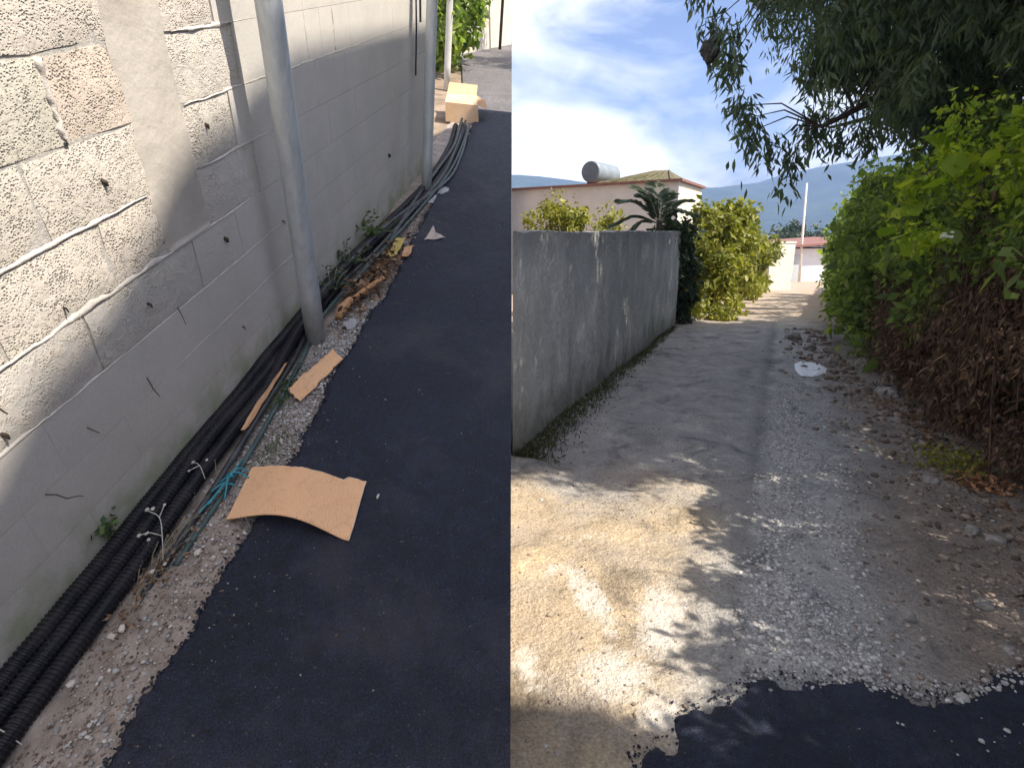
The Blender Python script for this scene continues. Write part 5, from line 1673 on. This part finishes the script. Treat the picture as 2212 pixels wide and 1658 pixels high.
for p in big:
    for _ in range(2 if random.random() < 0.6 else 1):
        q = p + Vector((random.gauss(0, 0.04), random.gauss(0, 0.04), random.gauss(0, 0.03)))
        o = bpy.data.objects.new('leaf', random.choice(VM))
        COL.objects.link(o)
        o.parent = vine
        o.location = q
        s = random.uniform(0.08, 0.19)
        o.scale = (s, s, s)
        o.rotation_euler = (random.gauss(0.2, 0.5), random.gauss(0.35, 0.45), random.uniform(0, 6.28))
n = 2600
P = np.array([tuple(random.choice(big)) for _ in range(n)]) + RNG.normal(0, 0.075, (n, 3))
me = leaves_mesh('small_leaves', P, RNG.normal(size=(n, 3)), RNG.uniform(0.03, 0.07, n), RNG.uniform(0.018, 0.04, n), RNG.random(n))
o = link('small_leaves', me, M_VINELEAF, vine)
o['kind'] = 'stuff'
for x, y, z, r, lab in ((3.0, 4.05, 1.62, 0.035, 'white blossom head among the leaves at the lower edge of the vine'),):
    t = thing('blossom', (x - 0.12, y - 0.1, z), lab, 'flower')
    for k in range(14):
        me = rock_mesh('petal', k, r * 0.45, r * 0.35, r * 0.2, sub=1)
        link('petal', me, M_FLOWER, t, (random.gauss(0, r * 0.6), random.gauss(0, r * 0.6), random.gauss(0, r * 0.5)))

# low sunlit weed and dry leaves at the thicket foot
def heap(c, s, zhi):
    def fn(n):
        p = RNG.normal(size=(n, 3)) * np.array(s) + np.array(c)
        p[:, 2] = np.array([gz(a, b) for a, b in zip(p[:, 0], p[:, 1])]) + RNG.random(n) * zhi
        return p
    return fn


P = heap((3.12, 3.50, 0), (0.10, 0.10, 0), 0.05)(170)
me = leaves_mesh('dry_leaves', P, RNG.normal(size=P.shape) * np.array([1, 1, 0.3]), RNG.uniform(0.04, 0.09, 170), RNG.uniform(0.02, 0.035, 170), 0.6 + 0.4 * RNG.random(170))
tag(link('dry_leaves', me, simple('orange_dead_leaf', (0.34, 0.17, 0.09), (0.46, 0.26, 0.15), 12, 0.8, spec=0.1)), 'small heap of orange brown dry leaves at the foot of the thicket', 'leaves', kind='stuff')
P = heap((3.13, 3.80, 0), (0.12, 0.13, 0), 0.14)(500)
me = leaves_mesh('weed', P, RNG.normal(size=P.shape) + np.array([0, 0, 0.5]), RNG.uniform(0.02, 0.05, 500), RNG.uniform(0.012, 0.028, 500), RNG.random(500))
tag(link('weed', me, M_YELLOWLEAF), 'low yellow green weed behind the orange dry leaves', 'weed', kind='stuff')
P = strip(2.0, 6.5, 0.0, 0.04, 0.25, 120, 0.16, 0.0)(1500)
P[:, :2] -= np.array([0.9075, -0.42]) * 0.22
P[:, 2] = np.array([gz(a, b) for a, b in zip(P[:, 0], P[:, 1])]) + RNG.random(len(P)) * 0.02
me = leaves_mesh('leaf_litter', P, RNG.normal(size=P.shape) * np.array([1, 1, 0.25]), RNG.uniform(0.025, 0.07, len(P)), RNG.uniform(0.012, 0.03, len(P)), RNG.random(len(P)))
tag(link('leaf_litter', me, M_DEADLEAF), 'brown leaf litter spread under the dry thicket', 'leaves', kind='stuff')

# ------------------------------------------------------------------ the big tree
tx, ty = 5.45, 7.6
tree = thing('tree', (tx, ty, 0), 'large dark tree with drooping narrow leaves hanging over the lane', 'tree')
TV = Vector((tx, ty, 0))
mb = MB()
mb.tube([Vector((0.25, 0.1, -0.2)), Vector((0.1, 0, 1.2)), Vector((-0.05, 0, 2.6)), Vector((-0.25, -0.1, 4.2)), Vector((-0.4, -0.2, 5.6)), Vector((-0.5, -0.3, 7.2))], [0.24, 0.19, 0.17, 0.14, 0.10, 0.04], 14)
mb.build('trunk', M_BARK, tree, smooth=True)
TC = lambda u, v, z: Vector((*lane_xy(u, v), z))
limbs = [((-0.05, 0, 2.9), TC(2.2, 8.0, 3.7), TC(0.9, 7.4, 4.3), TC(-0.2, 6.9, 4.0)), ((-0.15, 0, 3.4), TC(2.4, 6.8, 4.6), TC(2.2, 5.4, 5.0), TC(2.0, 4.2, 4.7)), ((-0.2, -0.1, 3.9), TC(3.2, 8.6, 5.4), TC(3.3, 10.0, 5.8)), ((-0.3, -0.1, 4.4), TC(1.8, 8.4, 5.8), TC(0.6, 8.6, 6.1)), ((0.0, 0, 2.3), TC(2.2, 9.6, 3.0), TC(1.4, 10.4, 3.3), TC(0.4, 10.8, 3.2)), ((-0.3, -0.1, 4.6), TC(3.6, 6.4, 6.0), TC(3.9, 5.0, 6.2)), ((-0.05, 0, 2.6), TC(1.6, 8.2, 3.0), TC(0.9, 7.7, 3.05), TC(0.2, 7.2, 2.7)), ((-0.45, -0.25, 6.4), TC(0.2, 9.6, 7.3), TC(-2.0, 10.0, 7.9), TC(-3.9, 10.2, 8.0)), ((-0.2, 0, 3.7), TC(2.6, 8.0, 4.2), TC(1.6, 6.6, 4.2), TC(1.0, 5.6, 4.0))]
limb_pts = []
for L in limbs:
    pth = smooth_path([Vector(L[0])] + [p - TV for p in L[1:]], 0.12)
    limb_pts += pth[5:]
    MB().tube(pth, [0.085 * (1 - 0.85 * i / len(pth)) + 0.006 for i in range(len(pth))], 8).build('limb', M_BARK, tree, smooth=True)

NC = 900
cl = []
while len(cl) < NC:
    d = unit(RNG.normal(size=3)) * RNG.random() ** 0.42
    u, v, z = 2.35 + d[0] * 3.3, 7.6 + d[1] * 4.4, 4.9 + d[2] * 2.45
    wgr = u - z / 1.19
    if v < 5.6 and (wgr > -0.55 or v < 2.95 + 0.72 * (wgr + 1.3)):
        continue
    if u < -0.55 - 0.25 * max(0, z - 4):
        continue
    x, y = lane_xy(u, v)
    if y < 3.4 and z < 1.9 + 0.36 * y:
        continue
    cl.append((x, y, z))
k_ = 0
while k_ < 150:
    v, z, wgr = random.uniform(2.9, 6.0), random.uniform(3.4, 5.6), random.uniform(-3.1, -0.6)
    x, y = lane_xy(wgr + z / 1.19, v)
    if v < 2.98 + 0.72 * (wgr + 1.3) or wgr + z / 1.19 < 0.2 or (y > 0 and z < 2.0 + 0.36 * y):
        continue
    cl.append((x, y, z))
    k_ += 1
for _ in range(26):  # unseen leaf clumps added up-sun to shade the far road bend
    q = HILL @ Vector((-1.35 + random.gauss(0, 0.35), 12.1 + random.gauss(0, 0.5), 0))
    q = q + TO_SUN * random.uniform(3.6, 4.6)
    cl.append(tuple(q))
cl = np.array(cl)
# hanging sprays at the left lower edge of the crown
extra = []
for px, py, pz in ((2.20, 6.5, 3.1), (2.35, 6.5, 2.75), (2.5, 6.5, 2.5), (2.75, 6.6, 2.35), (2.95, 6.5, 2.25), (2.0, 6.5, 3.5), (1.85, 6.5, 3.85), (2.3, 6.9, 3.3), (2.6, 6.9, 2.7), (3.3, 6.8, 2.5), (3.6, 6.8, 2.45), (3.9, 6.8, 2.5), (1.95, 6.8, 4.1), (2.15, 6.3, 3.35), (3.15, 6.6, 2.6)):
    extra.append((px, py, pz + 0.16))
cl = np.concatenate([cl, np.array(extra)])
ncl = len(cl)
per = 230
idx = np.repeat(np.arange(ncl), per)
n = len(idx)
rr = RNG.uniform(0.16, 0.46, ncl)
rr[-len(extra):] = 0.17
off_ = unit(RNG.normal(size=(n, 3))) * (RNG.random((n, 1)) ** 0.55) * rr[idx][:, None] * np.array([1, 1, 1.25])
P = cl[idx] + off_
D = RNG.normal(size=(n, 3)) * np.array([0.55, 0.55, 0.35]) + np.array([0, 0, -0.85])
ctint = RNG.beta(1.4, 1.6, ncl)
keep = RNG.random(n) < np.where(idx >= ncl - len(extra), 0.36, 1.0)
P, D, idx = P[keep], D[keep], idx[keep]
n = len(P)
me = leaves_mesh('crown', P - np.array(TV), D, RNG.uniform(0.075, 0.15, n), RNG.uniform(0.019, 0.036, n), np.clip(ctint[idx] * 0.6 + 0.4 * RNG.random(n), 0, 1), fold=0.2, droop=0.1)
o = link('crown', me, M_TREELEAF, tree)
o['kind'] = 'stuff'
# twigs that carry the outer clumps
mb = MB()
LP = np.array([tuple(p) for p in limb_pts])
for c in cl:
    c_ = c - np.array(TV)
    q = LP[np.argmin(((LP - c_) ** 2).sum(1))]
    mid = (q + c_) / 2 + np.array([0, 0, 0.12])
    mb.tube([Vector(q), Vector(mid), Vector(c_)], [0.012, 0.008, 0.003], 4, cap=False)
o = mb.build('twigs', M_BARK, tree)
o['kind'] = 'stuff'
# single long leaves that hang free at the edge of the crown
LM = []
for t in (0.1, 0.3, 0.5, 0.7):
    me = bpy.data.meshes.new('leaf')
    V = [(0, 0, 0), (0.12, 0.3, 0.03), (0.14, 0.55, 0.03), (0, 1, -0.05), (-0.14, 0.55, 0.03), (-0.12, 0.3, 0.03), (0, 0.4, 0), (0, 0.7, -0.01)]
    F = [(0, 1, 6), (1, 2, 7, 6), (2, 3, 7), (3, 4, 7), (4, 5, 6, 7), (5, 0, 6)]
    me.from_pydata(V, [], F)
    set_tint(me, t)
    me.materials.append(M_TREELEAF)
    LM.append(me)
sites = list(extra) + [(2.92, 6.5, 2.12), (2.95, 6.5, 2.08), (2.62, 6.5, 2.4), (2.4, 6.5, 2.6)]
for k in range(230):
    c = Vector(sites[k % len(sites)])
    o = bpy.data.objects.new('leaf', LM[k % 4])
    COL.objects.link(o)
    o.parent = tree
    o.location = c - TV + Vector((random.gauss(0, 0.09), random.gauss(0, 0.1), random.gauss(-0.02, 0.12)))
    s = random.uniform(0.10, 0.17)
    o.scale = (s, s, s)
    o.rotation_euler = (-1.57 + random.gauss(0, 0.45), random.gauss(0, 0.4), random.uniform(0, 6.28))
nest = rock_mesh('nest', 4.0, 0.10, 0.10, 0.13, sub=3)
o = link('nest', nest, M_NEST, loc=(2.02, 6.5, 3.42))
tag(o, 'dark grey rounded nest hanging among the leaves at the left edge of the crown', 'nest')

# ------------------------------------------------------------------ air
bm_ = MB().box((-720, -75, -5.0), (1215, 1015, 150))
hz_ = bm_.build('haze', bpy.data.materials.new('haze_air'))
hm = hz_.data.materials[0]
hm.use_nodes = True
hm.node_tree.nodes.clear()
ho = hm.node_tree.nodes.new('ShaderNodeOutputMaterial')
hv = hm.node_tree.nodes.new('ShaderNodeVolumePrincipled')
hv.inputs['Color'].default_value = (0.40, 0.58, 1.0, 1)
hv.inputs['Density'].default_value = 0.00085
hm.node_tree.links.new(hv.outputs[0], ho.inputs['Volume'])
tag(hz_, 'thin blue haze over the far mountains', 'haze', kind='stuff')
